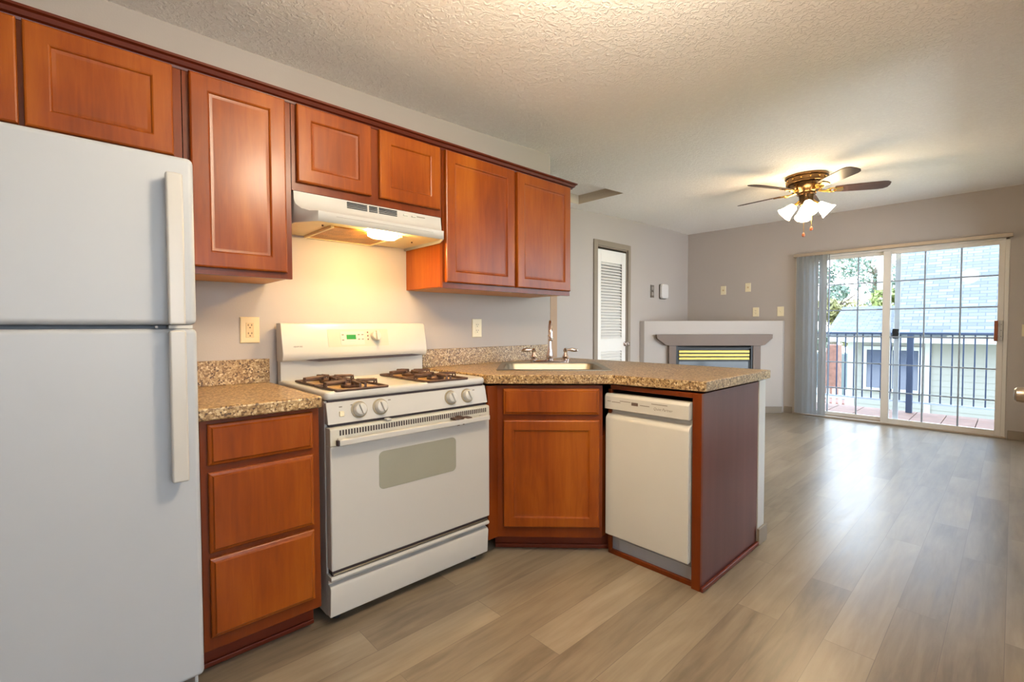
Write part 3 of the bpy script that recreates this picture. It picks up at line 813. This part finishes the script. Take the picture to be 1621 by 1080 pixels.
# peninsula cabinet shell: stile, end panel, rail over the dishwasher, shoe
t = thing('peninsula_end_panel', 'cherry end panel toned by painted sky sheen with red stiles framing the dishwasher', 'panel', (2.28, 0.915, 0))
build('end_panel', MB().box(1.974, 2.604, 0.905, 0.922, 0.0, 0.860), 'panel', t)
mb = MB(PF); mb.box(-0.945, -0.9045, -1.975, -1.955, 0.0, 0.860)
build('front_stile', mb, 'cherry_frame', t, 0.002)
build('shoe_moulding', MB().box(1.952, 2.604, 0.890, 0.905, 0.0, 0.022), 'cherry_dark', t, 0.006)
mb = MB(PF).box(-1.372, -0.9455, -1.975, -1.957, 0.838, 0.860).box(-1.385, -1.366, -1.975, -1.957, 0.024, 0.838).box(-1.39, -0.9455, -1.984, -1.968, 0.0, 0.024)
struct('trim_opening', mb, 'cherry_frame', 'thin cherry trim round the dishwasher opening under the peninsula counter', 'trim', 0.003)

# ------------------------------------------------------------------ countertops
def slab_poly(outer, inner, z0, z1, name, mat, parent, bevel):
    mb = MB()
    loops = [[Vector((x, y, 0)) for x, y in outer]]
    if inner: loops.append([Vector((x, y, 0)) for x, y in inner])
    tris = geometry.tessellate_polygon(loops)
    pts = [p for l in loops for p in l]
    n = len(pts)
    vs = [(p.x, p.y, z0) for p in pts] + [(p.x, p.y, z1) for p in pts]
    fs = [tuple(tr) for tr in tris] + [tuple(n+i for i in reversed(tr)) for tr in tris]
    o = 0
    for l in loops:
        k = len(l)
        for i in range(k):
            a, b = o+i, o+(i+1) % k
            fs.append((a, b, n+b, n+a))
        o += k
    mb.add(vs, fs)
    return build(name, mb, mat, parent, bevel, seg=3)
SC = DF(0.1414-0.1414, 0, 0)
def skp(u, v):   # sink frame: u along its width, v into the corner
    c = Vector((2.078, 1.878, 0))
    return c + Vector((R2, -R2, 0))*u + Vector((R2, R2, 0))*v
t = thing('countertop', 'brown speckled countertop turning the corner under the sink onto the peninsula', 'countertop', (2.1, 1.7, 0.865))
outer = [(1.487, YK-0.001), (1.487, 1.773), (1.905, 1.355), (1.914, 1.345), (1.919, 1.330), (1.966, 0.900), (1.972, 0.893), (2.748, 0.893), (2.755, 0.900), (2.755, YK-0.001)]
inner = [(p.x, p.y) for p in (skp(-0.285, -0.24), skp(0.285, -0.24), skp(0.285, 0.25), skp(-0.285, 0.25))]
slab_poly(outer, inner, 0.868, 0.913, 'counter_slab', 'counter', t, 0.008)
build('backsplash', MB().box(1.487, 2.578, YK-0.021, YK-0.001, 0.912, 1.018), 'counter', t, 0.003)
t = thing('countertop', 'short brown speckled countertop between refrigerator and stove', 'countertop', (0.47, 2.0, 0.855))
slab_poly([(0.277, YK-0.001), (0.277, 1.725), (0.664, 1.725), (0.664, YK-0.001)], None, 0.855, 0.8975, 'counter_slab', 'counter', t, 0.008)
build('backsplash', MB().box(0.277, 0.664, YK-0.021, YK-0.001, 0.897, 1.006), 'counter', t, 0.003)

# ------------------------------------------------------------------ sink and faucet
SF = Fr((2.078, 1.878, 0.913), (R2, -R2, 0), (-R2, -R2, 0))
t = thing('kitchen_sink', 'stainless steel drop in sink set in the corner countertop', 'sink', (2.078, 1.878, 0.913))
def rr(u0, u1, v0, v1, r, z): return [(u, v, z) for u, v in rr_poly(u0, u1, v0, v1, r, 5)]
rings = [rr(-0.312, 0.312, -0.28, 0.282, 0.03, 0.0005), rr(-0.312, 0.312, -0.28, 0.282, 0.03, 0.004), rr(-0.300, 0.300, -0.268, 0.270, 0.03, 0.007),
         rr(-0.272, 0.272, -0.175, 0.240, 0.05, 0.005), rr(-0.265, 0.265, -0.168, 0.233, 0.05, -0.008), rr(-0.255, 0.255, -0.158, 0.223, 0.06, -0.15), rr(-0.22, 0.22, -0.125, 0.19, 0.06, -0.175)]
mb = MB(SF); mb.loft(rings, False, True)
o = build('basin', mb, 'steel', t, 0, 50)
build('drain', MB(SF).lathe([(0.042, 0), (0.042, 0.003), (0.03, 0.004), (0.0, 0.001)], (0, 0.03, -0.1755), (0, 0, 1), 20), 'chrome', t)
t = thing('faucet', 'chrome two handle gooseneck faucet at the back of the sink', 'faucet', tuple(SF(0, -0.225, 0.006)))
nb = -0.225
mb = MB(SF); mb.loft([[(u, v, z) for u, v in rr_poly(-0.125-e, 0.125+e, nb-0.025-e, nb+0.025+e, 0.024+e, 6)] for e, z in ((0, 0.0065), (0, 0.016), (-0.006, 0.022))])
build('base_plate', mb, 'chrome', t)
mb = MB(SF)
mb.lathe([(0.027, 0.02), (0.027, 0.03), (0.020, 0.036), (0.022, 0.05), (0.020, 0.07), (0.0135, 0.10), (0.012, 0.13), (0.012, 0.17), (0.014, 0.172), (0.014, 0.18), (0.0115, 0.184)], (0, nb, 0), (0, 0, 1), 20)
arc = [(0, nb, 0.18)] + [(0, nb+0.08-0.08*math.cos(a), 0.188+0.08*math.sin(a)) for a in [PI*i/12 for i in range(13)]] + [(0, nb+0.16, 0.165)]
mb.tube(arc, 0.0105, 14)
mb.lathe([(0.0105, 0), (0.015, 0.004), (0.015, 0.018), (0.012, 0.026)], (0, nb+0.16, 0.175), (0, 0, -1), 16)
build('spout', mb, 'chrome', t)
for s in (-1, 1):
    mb = MB(SF); u = 0.102*s
    mb.lathe([(0.026, 0.02), (0.026, 0.028), (0.019, 0.034), (0.021, 0.045), (0.013, 0.062), (0.009, 0.072), (0.014, 0.080), (0.015, 0.090), (0.008, 0.098), (0, 0.1)], (u, nb, 0), (0, 0, 1), 18)
    mb.tube([(u, nb, 0.087), (u+0.02*s, nb, 0.088), (u+0.032*s, nb, 0.088), (u+0.05*s, nb, 0.087), (u+0.072*s, nb, 0.086), (u+0.08*s, nb, 0.086)], [0.006, 0.007, 0.011, 0.013, 0.010, 0.003], 12)
    build('handle', mb, 'chrome', t)

# ------------------------------------------------------------------ refrigerator
t = thing('refrigerator', 'white top freezer refrigerator at the left edge of the kitchen', 'refrigerator', (-0.1, 1.99, 0))
RX0, RX1 = -0.50, 0.272
build('cabinet_body', MB().box(RX0+0.004, RX1-0.006, 1.728, 2.345, 0.03, 1.632), 'fridge', t, 0.006)
build('gasket', MB().box(RX0+0.014, RX1-0.014, 1.718, 1.729, 0.10, 1.635), flat('grey_gasket', srgb(120, 124, 130), 0.6), t)
fd = build('freezer_door', MB().box(RX0, RX1, 1.66, 1.719, 1.158, 1.646), 'fridge', t, 0.016, seg=4)
rd = build('fridge_door', MB().box(RX0, RX1, 1.66, 1.719, 0.095, 1.1465), 'fridge', t, 0.014, seg=4)
build('kick_grille', MB().box(RX0+0.02, RX1-0.02, 1.70, 1.72, 0.02, 0.09), 'hinge', t)
for nm, dr, z0, z1 in (('freezer_handle', fd, 1.158, 1.585), ('fridge_handle', rd, 0.708, 1.142)):
    mb = MB()
    up = nm == 'freezer_handle'
    mb.box(0.198, 0.238, 1.612, 1.634, z0, z1)
    mb.box(0.202, 0.234, 1.632, 1.662, z0+0.004, z0+0.05).box(0.202, 0.234, 1.632, 1.662, z1-0.05, z1-0.004)
    build(nm, mb, 'white', dr, 0.006, seg=3)
build('centre_hinge', MB().box(0.205, 0.262, 1.672, 1.73, 1.1475, 1.157), 'almond', t)
build('brand_badge', MB().cyl((0.175, 1.672, 1.152), (0, -1, 0), 0.0035, 0.008, 10), 'hinge', t)
for x in (RX0+0.06, RX1-0.06):
    build('foot', MB().cyl((x, 1.78, 0), (0, 0, 1), 0.02, 0.031), 'black', t)

# ------------------------------------------------------------------ gas stove
t = thing('gas_stove', 'white freestanding gas stove with four burners and green clock', 'stove', (1.085, 2.05, 0))
SX0, SX1 = 0.692, 1.480
build('body', MB().box(SX0+0.002, SX1-0.002, 1.79, 2.345, 0.035, 0.868), 'white', t, 0.003)
ct = build('cooktop', MB().loft([[(x, y, z) for x, y in rr_poly(SX0+e, SX1-e, 1.772+e, 2.345-e*0.2, 0.02, 4)] for e, z in ((0.004, 0.872), (0, 0.877), (0, 0.892), (0.004, 0.900), (0.014, 0.904), (0.03, 0.900), (0.05, 0.898))]), 'white', t, 0, 50)
build('cooktop_gap', MB().box(SX0+0.012, SX1-0.012, 1.782, 1.80, 0.862, 0.874), 'dark', t)
# sloping knob panel
mb = MB().prism([(1.776, 0.862), (1.756, 0.780), (1.80, 0.780), (1.80, 0.862)], 0, SX0+0.003, SX1-0.002)
cp = build('control_panel', mb, 'white', t, 0.003)
build('panel_gap', MB().box(SX0+0.012, SX1-0.012, 1.768, 1.80, 0.770, 0.781), 'dark', t)
nv = Vector((0, -0.082, 0.020)).normalized()
sl_ = lambda z: 1.756 + (z-0.780)*0.020/0.082
for x in (0.823, 0.914, 1.266, 1.360):
    z = 0.824; c = (x, sl_(z), z)
    mb = MB().lathe([(0.0335, -0.001), (0.0335, 0.003), (0.031, 0.004)], c, nv, 24)
    kb = build('burner_knob', MB().lathe([(0.0275, 0.003), (0.0275, 0.012), (0.024, 0.020), (0.022, 0.024), (0.018, 0.026), (0, 0.026)], c, nv, 24), 'white', t)
    build('knob_ring', mb, 'ring', kb)
    g = Fr(Vector(c), (1, 0, 0), nv)
    zz = Vector((0, 0.020, 0.082)).normalized()
    gm = MB(); 
    def gp(a, b, n): return tuple(Vector(c) + Vector((1, 0, 0))*a + zz*b + nv*n)
    ang = math.radians(20); ca, sa = math.cos(ang), math.sin(ang)
    quad = [(-0.005, -0.022), (0.005, -0.022), (0.005, 0.022), (-0.005, 0.022)]
    quad = [(a*ca-b*sa, a*sa+b*ca) for a, b in quad]
    gm.loft([[gp(a, b, 0.024) for a, b in quad], [gp(a*0.8, b*0.95, 0.034) for a, b in quad]])
    build('knob_grip', gm, 'white', kb, 0.002)
mb = MB().box(0.742, 0.760, sl_(0.815)-0.006, sl_(0.815)+0.004, 0.806, 0.826)
build('lamp_switch', mb, 'ivory', t, 0.002)
for x, z in ((0.744, 0.842), (0.79, 0.845), (0.952, 0.847), (1.242, 0.846), (1.397, 0.846)):
    build('knob_marking', MB().box(x, x+0.012, sl_(z)-0.0006, sl_(z)+0.004, z-0.002, z+0.002), 'ink_light', t)
# oven door
od = build('oven_door', MB().box(SX0+0.004, SX1-0.002, 1.742, 1.788, 0.222, 0.700), 'white', t, 0.006, seg=3)
tr_ = build('door_top_trim', MB().prism([(1.740, 0.700), (1.788, 0.700), (1.788, 0.768), (1.750, 0.768), (1.742, 0.763)], 0, SX0+0.004, SX1-0.002), 'bisque', od, 0.003)
mb = MB()
for i in range(64):
    x = 0.735 + i*(1.452-0.735)/63
    mb.box(x-0.0028, x+0.0028, 1.7395, 1.743, 0.738, 0.758)
build('vent_slot', mb, 'dark', tr_)
mb = MB().box(0.716, 1.448, 1.700, 1.722, 0.706, 0.730).box(0.720, 0.755, 1.72, 1.744, 0.706, 0.730).box(1.412, 1.446, 1.72, 1.744, 0.706, 0.730)
hd = build('door_handle', mb, 'white', od, 0.005, seg=3)
build('handle_end_cap', MB().box(0.709, 0.7165, 1.703, 1.719, 0.708, 0.728), 'dark', hd)
mb = MB()
for (x, z, w, h) in ((1.268, 0.7345, 0.05, 0.006), (1.285, 0.738, 0.022, 0.007), (1.325, 0.7325, 0.025, 0.004), (1.29, 0.7075, 0.008, 0.003), (1.262, 0.7065, 0.01, 0.003)):
    mb.box(x-w/2, x+w/2, 1.6992, 1.7402, z-h/2, z+h/2)
build('burn_mark', mb, 'wear', hd)
poly = rr_poly(0.893, 1.275, 0.491, 0.646, 0.022, 5)
build('oven_window', MB().loft([[(x, 1.7425, z) for x, z in poly], [(x, 1.7405, z) for x, z in poly]]), 'oven_glass', od)
build('door_latch', MB().box(0.925, 0.949, 1.735, 1.76, 0.7685, 0.777), 'white', t, 0.003)
mb = MB().box(SX0+0.004, SX0+0.010, 1.741, 1.786, 0.702, 0.766)
build('drawer_gap', MB().box(SX0+0.010, SX1-0.010, 1.752, 1.80, 0.188, 0.222), 'dark', t)
mb = MB().prism([(1.757, 0.040), (1.750, 0.150), (1.756, 0.160), (1.774, 0.165), (1.774, 0.178), (1.746, 0.181), (1.741, 0.190), (1.746, 0.200), (1.79, 0.202), (1.79, 0.040)], 0, SX0+0.002, SX1-0.004)
build('storage_drawer', mb, 'white', t, 0.003)
build('drawer_pull', MB().box(SX0+0.012, SX1-0.012, 1.746, 1.756, 0.2035, 0.211), 'steel', t, 0.003)
# backguard
build('riser', MB().box(SX0+0.004, SX1-0.022, 2.305, 2.346, 0.89, 0.998), 'white', t, 0.004)
mb = MB()
pr_ = [(2.352, 0.99), (2.300, 0.990), (2.272, 0.996), (2.262, 1.012), (2.262, 1.03), (2.288, 1.162), (2.296, 1.170), (2.352, 1.170)]
mb.prism(pr_, 0, SX0+0.002, SX1-0.020)
bgd = build('backguard', mb, 'white', t, 0.005, seg=3)
bgy = lambda z: 2.262 + (z-1.03)*0.026/0.132
def bg_plate(name, u0, u1, z0, z1, off, mat, parent, r=0.004):
    mb = MB(); poly = rr_poly(u0, u1, z0, z1, r, 3)
    mb.loft([[(x, bgy(z)+0.002, z) for x, z in poly], [(x, bgy(z)-off, z) for x, z in poly]])
    return build(name, mb, mat, parent)
pl = bg_plate('display_panel', 0.905, 1.226, 1.053, 1.140, 0.0012, 'grey_panel', bgd)
bg_plate('keypad', 0.968, 1.092, 1.062, 1.128, 0.0022, 'white', bgd)
bg_plate('clock_display', 0.9985, 1.047, 1.089, 1.112, 0.0032, 'lcd', bgd, 0.001)
mb = MB()
for x, z in ((0.975, 1.112), (0.975, 1.086), (1.058, 1.112), (1.078, 1.112), (1.058, 1.089), (1.078, 1.089)):
    build('key_marking', MB().box(x, x+0.010, bgy(z)-0.0028, bgy(z), z-0.0025, z+0.0025), 'ink_light', bgd)
for z in (1.123, 1.105, 1.087): build('indicator_light', MB().cyl((1.112, bgy(z)+0.001, z), (0, -1, 0.19), 0.0036, 0.004, 10), 'red_led', bgd)
c = (1.155, bgy(1.105), 1.105); nb_ = Vector((0, -1, 0.197)).normalized()
kb = build('oven_knob', MB().lathe([(0.027, 0), (0.027, 0.010), (0.022, 0.020), (0.0, 0.022)], c, nb_, 24), 'white', bgd)
build('knob_grip', MB().prism([(2.235, 1.085), (2.258, 1.079), (2.272, 1.132), (2.250, 1.134)], 0, 1.148, 1.162), 'white', kb, 0.003)
mb = MB(Fr((0, 0, 0), (1, 0, 0), (0, -1, 0))); mb.text('KENMORE', 0.0095, 0.744, -bgy(1.06)+0.0008, 1.0565, 0.0006, 0, 0.9)
build('maker_lettering', mb, 'ink', bgd)
mb = MB().prism([(0.80, 0.9935), (0.86, 0.9985), (1.36, 1.003), (1.40, 0.9985), (1.43, 0.9935), (1.38, 0.990), (0.86, 0.986)], 1, 2.2680, 2.31)
build('vent_slit', mb, 'dark', bgd)
# grates
for gx in (0.845, 1.262):
    for gy in (1.885, 2.115):
        bw = build('burner_bowl', MB().lathe([(0.098, 0.0), (0.096, 0.003), (0.075, 0.0015), (0.05, 0.002), (0.0, 0.002)], (gx, gy, 0.8985), (0, 0, 1), 28), 'burner_pan', t)
        build('burner_cap', MB().lathe([(0.040, 0.0), (0.042, 0.010), (0.034, 0.016), (0.0, 0.017)], (gx, gy, 0.900), (0, 0, 1), 20), 'iron', bw)
        mb = MB(); h = 0.924; q = 0.108
        mb.tube([(gx-q, gy-q, 0.905), (gx-q, gy+q, 0.905)], 0.0055, 8); mb.tube([(gx+q, gy-q, 0.905), (gx+q, gy+q, 0.905)], 0.0055, 8)
        mb.tube([(gx-q, gy-q, 0.905), (gx+q, gy-q, 0.905)], 0.0055, 8); mb.tube([(gx-q, gy+q, 0.905), (gx+q, gy+q, 0.905)], 0.0055, 8)
        for sx_, sy_ in ((1, 0), (-1, 0), (0, 1), (0, -1)):
            px, py = -sy_*0.011, sx_*0.011
            for m in (-1, 1):
                mb.tube([(gx+sx_*q+px*m, gy+sy_*q+py*m, 0.904), (gx+sx_*q+px*m, gy+sy_*q+py*m, h), (gx+sx_*0.03+px*m*0.7, gy+sy_*0.03+py*m*0.7, h+0.004), (gx+sx_*0.03+px*m*0.7, gy+sy_*0.03+py*m*0.7, h-0.008)], 0.0058, 8)
            mb.tube([(gx+sx_*0.03-px*0.7, gy+sy_*0.03-py*0.7, h+0.004), (gx+sx_*0.03+px*0.7, gy+sy_*0.03+py*0.7, h+0.004)], 0.0058, 8)
        build('burner_grate', mb, 'iron', t)
for x in (SX0+0.05, SX1-0.05):
    for y in (1.82, 2.30):
        build('levelling_foot', MB().cyl((x, y, 0), (0, 0, 1), 0.016, 0.036, 12), 'black', t)

# ------------------------------------------------------------------ range hood
t = thing('range_hood', 'white range hood with lit lamp hanging under the short cabinet', 'range hood', (1.03, 2.2, 1.6))
hl, hr = 0.669, 1.386
mb = MB()
def hring(y, z, il, ir): return (hl+il, hr-ir, y, z)
secs = [(2.366, 1.706, 0, 0), (2.012, 1.706, 0, 0), (2.008, 1.672, 0, 0), (2.000, 1.652, 0.003, 0.003), (1.978, 1.632, 0.018, 0.018), (1.945, 1.620, 0.040, 0.040), (1.905, 1.616, 0.058, 0.056), (1.905, 1.575, 0.058, 0.056)]
L = [(hl+a, y, z) for y, z, a, b in secs]; Rr = [(hr-b, y, z) for y, z, a, b in secs]
n = len(secs)
vs = L + Rr
fs = [(i, i+1, n+i+1, n+i) for i in range(n-1)]
# sides down to the lower rim
low = [(hl, 2.366, 1.578), (hl, 2.012, 1.578), (hr, 2.366, 1.578), (hr, 2.012, 1.578)]
o_ = len(vs); vs += low
fs += [(0, 1, o_+1, o_), (n, o_+2, o_+3, n+1)]
fs += [tuple([1, 2, 3, 4, 5, 6, 7] + [o_+1]), tuple([n+7, n+6, n+5, n+4, n+3, n+2, n+1] + [o_+3])]
mb.add(vs, fs)
cn = build('canopy', mb, 'white', t, 0, 30)
sm = cn.modifiers.new('thickness', 'SOLIDIFY'); sm.thickness = 0.006; sm.offset = -1
# pale yellow underside pan, set just inside the rim
mb = MB().prism([(hl+0.008, 2.364), (hl+0.008, 2.014), (hl+0.070, 1.915), (hr-0.070, 1.915), (hr-0.008, 2.014), (hr-0.008, 2.364)], 2, 1.592, 1.598)
build('underside_pan', mb, 'hood_yellow', t)
mb = MB().box(0.84, 1.165, 2.035, 2.35, 1.5855, 1.5915)
ft = build('grease_filter', mb, 'filter', t)
mb = MB().box(0.828, 0.842, 2.03, 2.355, 1.581, 1.592).box(1.163, 1.177, 2.03, 2.355, 1.581, 1.592).box(0.842, 1.163, 2.345, 2.357, 1.583, 1.592)
build('filter_frame', mb, 'hood_yellow', ft, 0.002)
mb = MB(); poly = rr_poly(1.000, 1.165, 1.985, 2.075, 0.03, 5)
mb.loft([[(x, y, z) for x, y in rr_poly(1.000+e, 1.145-e, 1.99+e, 2.065-e, 0.03, 5)] for e, z in ((0, 1.5915), (0.002, 1.572), (0.014, 1.563))])
build('lamp_lens', mb, 'lamp_hood', t)
mb = MB()
for (a, b) in ((0.892, 0.985), (0.995, 1.035), (1.043, 1.135)):
    for k in range(4):
        z = 1.697 - k*0.0075
        mb.box(a, b, 2.0045, 2.013, z-0.0016, z+0.0016)
build('vent_slot', mb, 'black', t)
for a in (1.17, 1.215): build('rocker_button', MB().box(a, a+0.022, 2.004, 2.012, 1.683, 1.690), 'almond', t, 0.002)
mb = MB().box(1.245, 1.29, 2.0072, 2.010, 1.688, 1.691).box(0.80, 1.27, 1.9040, 1.906, 1.6015, 1.6025)
build('printed_line', mb, 'ink_light', t)
for c in ((0.80, 2.05, 1.592), (1.30, 2.15, 1.592)): build('screw', MB().cyl(c, (0, 0, -1), 0.004, 0.006, 8), 'wear', t)

# ------------------------------------------------------------------ dishwasher
t = thing('dishwasher', 'white slim dishwasher in the peninsula beside the corner sink', 'dishwasher', (2.2, 1.16, 0))
U0, U1 = -1.388, -0.950
build('tub', MB(PF).box(U0+0.012, U1-0.004, -2.58, -2.010, 0.03, 0.815), 'dark', t)
mb = MB(PF).prism([(-1.985, 0.742), (-1.932, 0.742), (-1.932, 0.806), (-1.944, 0.818), (-1.985, 0.818)], 0, U0, U1)
cpn = build('control_panel', mb, 'almond', t, 0.003)
mb = MB(PF).prism([(-1.985, 0.110), (-1.935, 0.110), (-1.935, 0.690), (-1.937, 0.700), (-1.948, 0.712), (-1.966, 0.722), (-1.970, 0.742), (-1.985, 0.742)], 0, U0+0.002, U1-0.001)
build('door', mb, 'almond', t, 0.004)
build('display', MB(PF).box(-1.235, -1.200, -1.9325, -1.9312, 0.774, 0.789), 'display_dark', cpn)
mb = MB(PF)
for a, b, z in ((-1.372, -1.352, 0.782), (-1.346, -1.296, 0.780), (-1.30, -1.24, 0.788), (-1.19, -1.14, 0.780), (-1.13, -1.05, 0.794)):
    mb.box(a, b, -1.9325, -1.9312, z-0.0015, z+0.0015)
build('button_marking', mb, 'ink_light', cpn)
mb = MB(PF); mb.text('Quiet Partner', 0.0175, -1.120, -1.932, 0.768, 0.0006, 0.3, 0.95)
build('model_lettering', mb, 'ink_light', cpn)
build('toe_plate', MB(PF).box(U0+0.004, U1-0.004, -1.999, -1.990, 0.012, 0.108), 'toe_grey', t, 0.002)
build('toe_plate_lower', MB(PF).box(U0+0.05, U1-0.004, -1.990, -1.985, 0.012, 0.080), 'toe_grey', t, 0.002)

# ------------------------------------------------------------------ balcony and outdoors
mb = MB()
y = -0.9
while y < 3.6:
    mb.box(XF+0.125, 8.45, y+0.003, y+0.297-0.004, -0.075, -0.035); y += 0.297
tag(build('balcony_deck', mb, 'deck', None, 0.004), 'reddish brown balcony decking outside the sliding door', 'deck', None, 'structure')
t = thing('balcony_railing', 'dark blue grey metal balcony railing with thin balusters', 'railing', (8.3, 1.0, -0.035))
build('top_rail', MB().box(8.27, 8.33, -0.9, 3.6, 1.03, 1.058), 'rail', t, 0.004)
build('upper_rail', MB().box(8.285, 8.315, -0.9, 3.6, 0.985, 1.005), 'rail', t)
build('bottom_rail', MB().box(8.285, 8.315, -0.9, 3.6, 0.10, 0.125), flat('pale_bottom_rail', srgb(176, 190, 206), 0.5), t)
ys = [0.958 + 0.1045*i for i in range(-17, 26) if i != 0]
for yb in ys:
    build('baluster', MB().box(8.292, 8.308, yb-0.0075, yb+0.0075, 0.12, 1.03), 'rail', t)
for yb in (0.958, 3.4, -0.85):
    build('post', MB().box(8.27, 8.33, yb-0.034, yb+0.034, -0.035, 1.03), 'rail', t, 0.004)

struct('ground', MB().box(6.0, 90, -60, 60, -3.3, -3.1), 'lawn', 'green yard below the balcony', 'ground')

def lap_wall(mb, x, ya, yb, z0, z1, lap=0.125):
    n = int((z1-z0)/lap)
    for i in range(n):
        z = z0+i*lap
        mb.prism([(x-0.016, z), (x-0.004, z+lap), (x+0.05, z+lap), (x+0.05, z)], 1, ya, yb)
t = thing('neighbour_house', 'pale neighbouring house with grey shingle roof beyond the balcony', 'house', (16, 0, -3.1))
mb = MB(); lap_wall(mb, 13.0, -6, 2.55, -3.1, 0.80); mb.box(13.05, 17, -6, 2.55, -3.1, 0.78)
build('siding_wall', mb, 'siding', t)
mb = MB().box(12.975, 13.06, 2.46, 2.60, -3.1, 0.80).box(12.96, 13.0, 1.16, 1.26, -3.1, 0.80)
build('corner_board', mb, 'house_white', t)
mb = MB().box(12.50, 12.54, -6, 2.86, 0.80, 1.0).box(12.54, 13.1, -6, 2.86, 0.79, 0.81)
build('fascia', mb, 'house_white', t)
for (ya, yb) in ((1.86, 2.24), (1.36, 1.80)):
    mb = MB().box(12.95, 13.0, ya-0.07, ya, -0.30, 0.70).box(12.95, 13.0, yb, yb+0.07, -0.30, 0.70).box(12.95, 13.0, ya, yb, 0.62, 0.70).box(12.95, 13.0, ya, yb, -0.30, -0.22)
    fr_ = build('window_frame', mb, 'house_white', t)
    build('window_pane', MB().box(12.972, 12.98, ya, yb, -0.22, 0.62), 'pane_dark', fr_)
def roof(name, quad, th=0.08):
    q = [Vector(p) for p in quad]
    nrm = (q[1]-q[0]).cross(q[2]-q[0]).normalized()
    if nrm.z < 0: nrm = -nrm
    ud = (q[1]-q[0]).normalized(); vd = nrm.cross(ud)
    o0 = q[0]
    mb = MB(); k = len(q)
    mb.add([tuple(p) for p in q] + [tuple(p-nrm*th) for p in q], [tuple(range(k)), tuple(range(2*k-1, k-1, -1))] + [(i, (i+1) % k, k+(i+1) % k, k+i) for i in range(k)])
    base = Vector((16, 0, -3.1))
    return build(name, mb, 'shingle', t, uv=lambda co: ((co+base-o0).dot(ud), (co+base-o0).dot(vd)))
roof('low_roof', [(12.45, 0.9, 1.0), (12.45, 2.90, 1.0), (14.3, 2.98, 1.63), (14.3, 0.9, 1.63)])
roof('low_roof_back', [(14.3, 2.98, 1.63), (16.2, 3.0, 1.0), (16.2, 0.9, 1.0), (14.3, 0.9, 1.63)])
roof('high_roof', [(12.40, -6, 1.015), (12.40, 1.72, 1.015), (17.2, 2.05, 5.9), (17.2, -6, 5.9)])
mb = MB().prism([(12.40, 0.99), (17.2, 5.88), (17.2, 1.0)], 1, 1.55, 1.70)
build('gable_wall', mb, 'house_white', t)

def fence(name, label, x, ya, yb, z0, z1, mat, mrail):
    f = thing(name, label, 'fence', (x, (ya+yb)/2, z0))
    yy_ = ya
    while yy_ < yb:
        build('picket', MB().box(x, x+0.02, yy_, yy_+0.07, z0, z1), mat, f); yy_ += 0.14
    build('fence_rail', MB().box(x+0.02, x+0.05, ya, yb, z1-0.25, z1-0.17).box(x+0.02, x+0.05, ya, yb, z0+0.2, z0+0.28), mrail, f)
fence('picket_fence', 'white picket fence beyond the left end of the balcony', 15.0, 2.7, 4.6, -3.1, -0.55, 'fence', 'fence')
t = thing('garden_shed', 'dark grey shed with red masonry side beyond the balcony', 'shed', (20, 5, -3.1))
build('shed_wall', MB().box(19.5, 20.5, 4.1, 6.6, -3.1, 0.15), 'fence_dark', t)
build('chimney', MB().box(18.9, 19.4, 4.05, 4.4, -3.1, 0.5), 'brick', t)
tag(build('utility_pole', MB().cyl((26, 4.05, -3.1), (0, 0, 1), 0.12, 7.6, 10), 'pole'), 'pale utility pole among the trees outside', 'pole')
mb = MB().box(15.6, 16.4, 3.0, 3.75, -3.1, -1.0)
tag(build('brick_planter', mb, 'brick', None, 0.02), 'red brick planter low behind the railing', 'planter')

def tree(label, x, y, zc, rx, rz, leaf, n, top_blobs, group='trees beyond the neighbouring roof'):
    t = thing('tree', label, 'tree', (x, y, -3.1), group if False else None)
    mb = MB().tube([(x, y, -3.1), (x+0.1, y+0.05, zc-rz*0.5), (x, y, zc+rz*0.3)], [0.22, 0.15, 0.05], 8)
    for k in range(5):
        a = random.uniform(0, 2*PI); h = random.uniform(-0.4, 0.2)
        mb.tube([(x, y, zc+h*rz), (x+rx*0.6*math.cos(a), y+rx*0.6*math.sin(a), zc+h*rz+rz*0.4)], [0.06, 0.02], 6)
    build('trunk', mb, 'bark', t)
    mb = MB()
    blobs = [(x+random.gauss(0, rx*0.42), y+random.gauss(0, rx*0.42), zc+random.gauss(0, rz*0.42), random.uniform(0.22, 0.42)*rx) for _ in range(top_blobs)]
    for i in range(n):
        bx, by, bz, br_ = random.choice(blobs)
        d = Vector((random.gauss(0, 1), random.gauss(0, 1), random.gauss(0, 1))).normalized()*br_*random.uniform(0.6, 1.0)
        c = Vector((bx, by, bz)) + d
        e1 = Vector((random.gauss(0, 1), random.gauss(0, 1), random.gauss(0, 1))).normalized()
        e2 = e1.orthogonal().normalized()
        s = random.uniform(0.06, 0.14)
        mb.add([tuple(c+e1*s), tuple(c+e2*s*0.6), tuple(c-e1*s), tuple(c-e2*s*0.6)], [(0, 1, 2, 3)])
    build('foliage', mb, leaf, t)
tree('tall thin grey green tree reaching into the sky outside', 30, 7.6, 4.6, 1.9, 2.4, 'leaf0', 2600, 9)
tree('yellow tinted bushy tree just above the low roof', 23.5, 5.2, 1.6, 1.3, 1.5, 'leaf2', 2600, 10)
tree('bright yellow green tree beside the door mullion', 21, 2.8, 1.9, 0.9, 0.8, 'leaf1', 1800, 8)
tree('pale green round tree at the left behind the blind', 17.2, 4.7, 0.9, 0.9, 1.5, 'leaf3', 2400, 9)
tree('grey green tree behind the pale pole', 38, 6.2, 4.4, 2.2, 1.8, 'leaf0', 2200, 8)
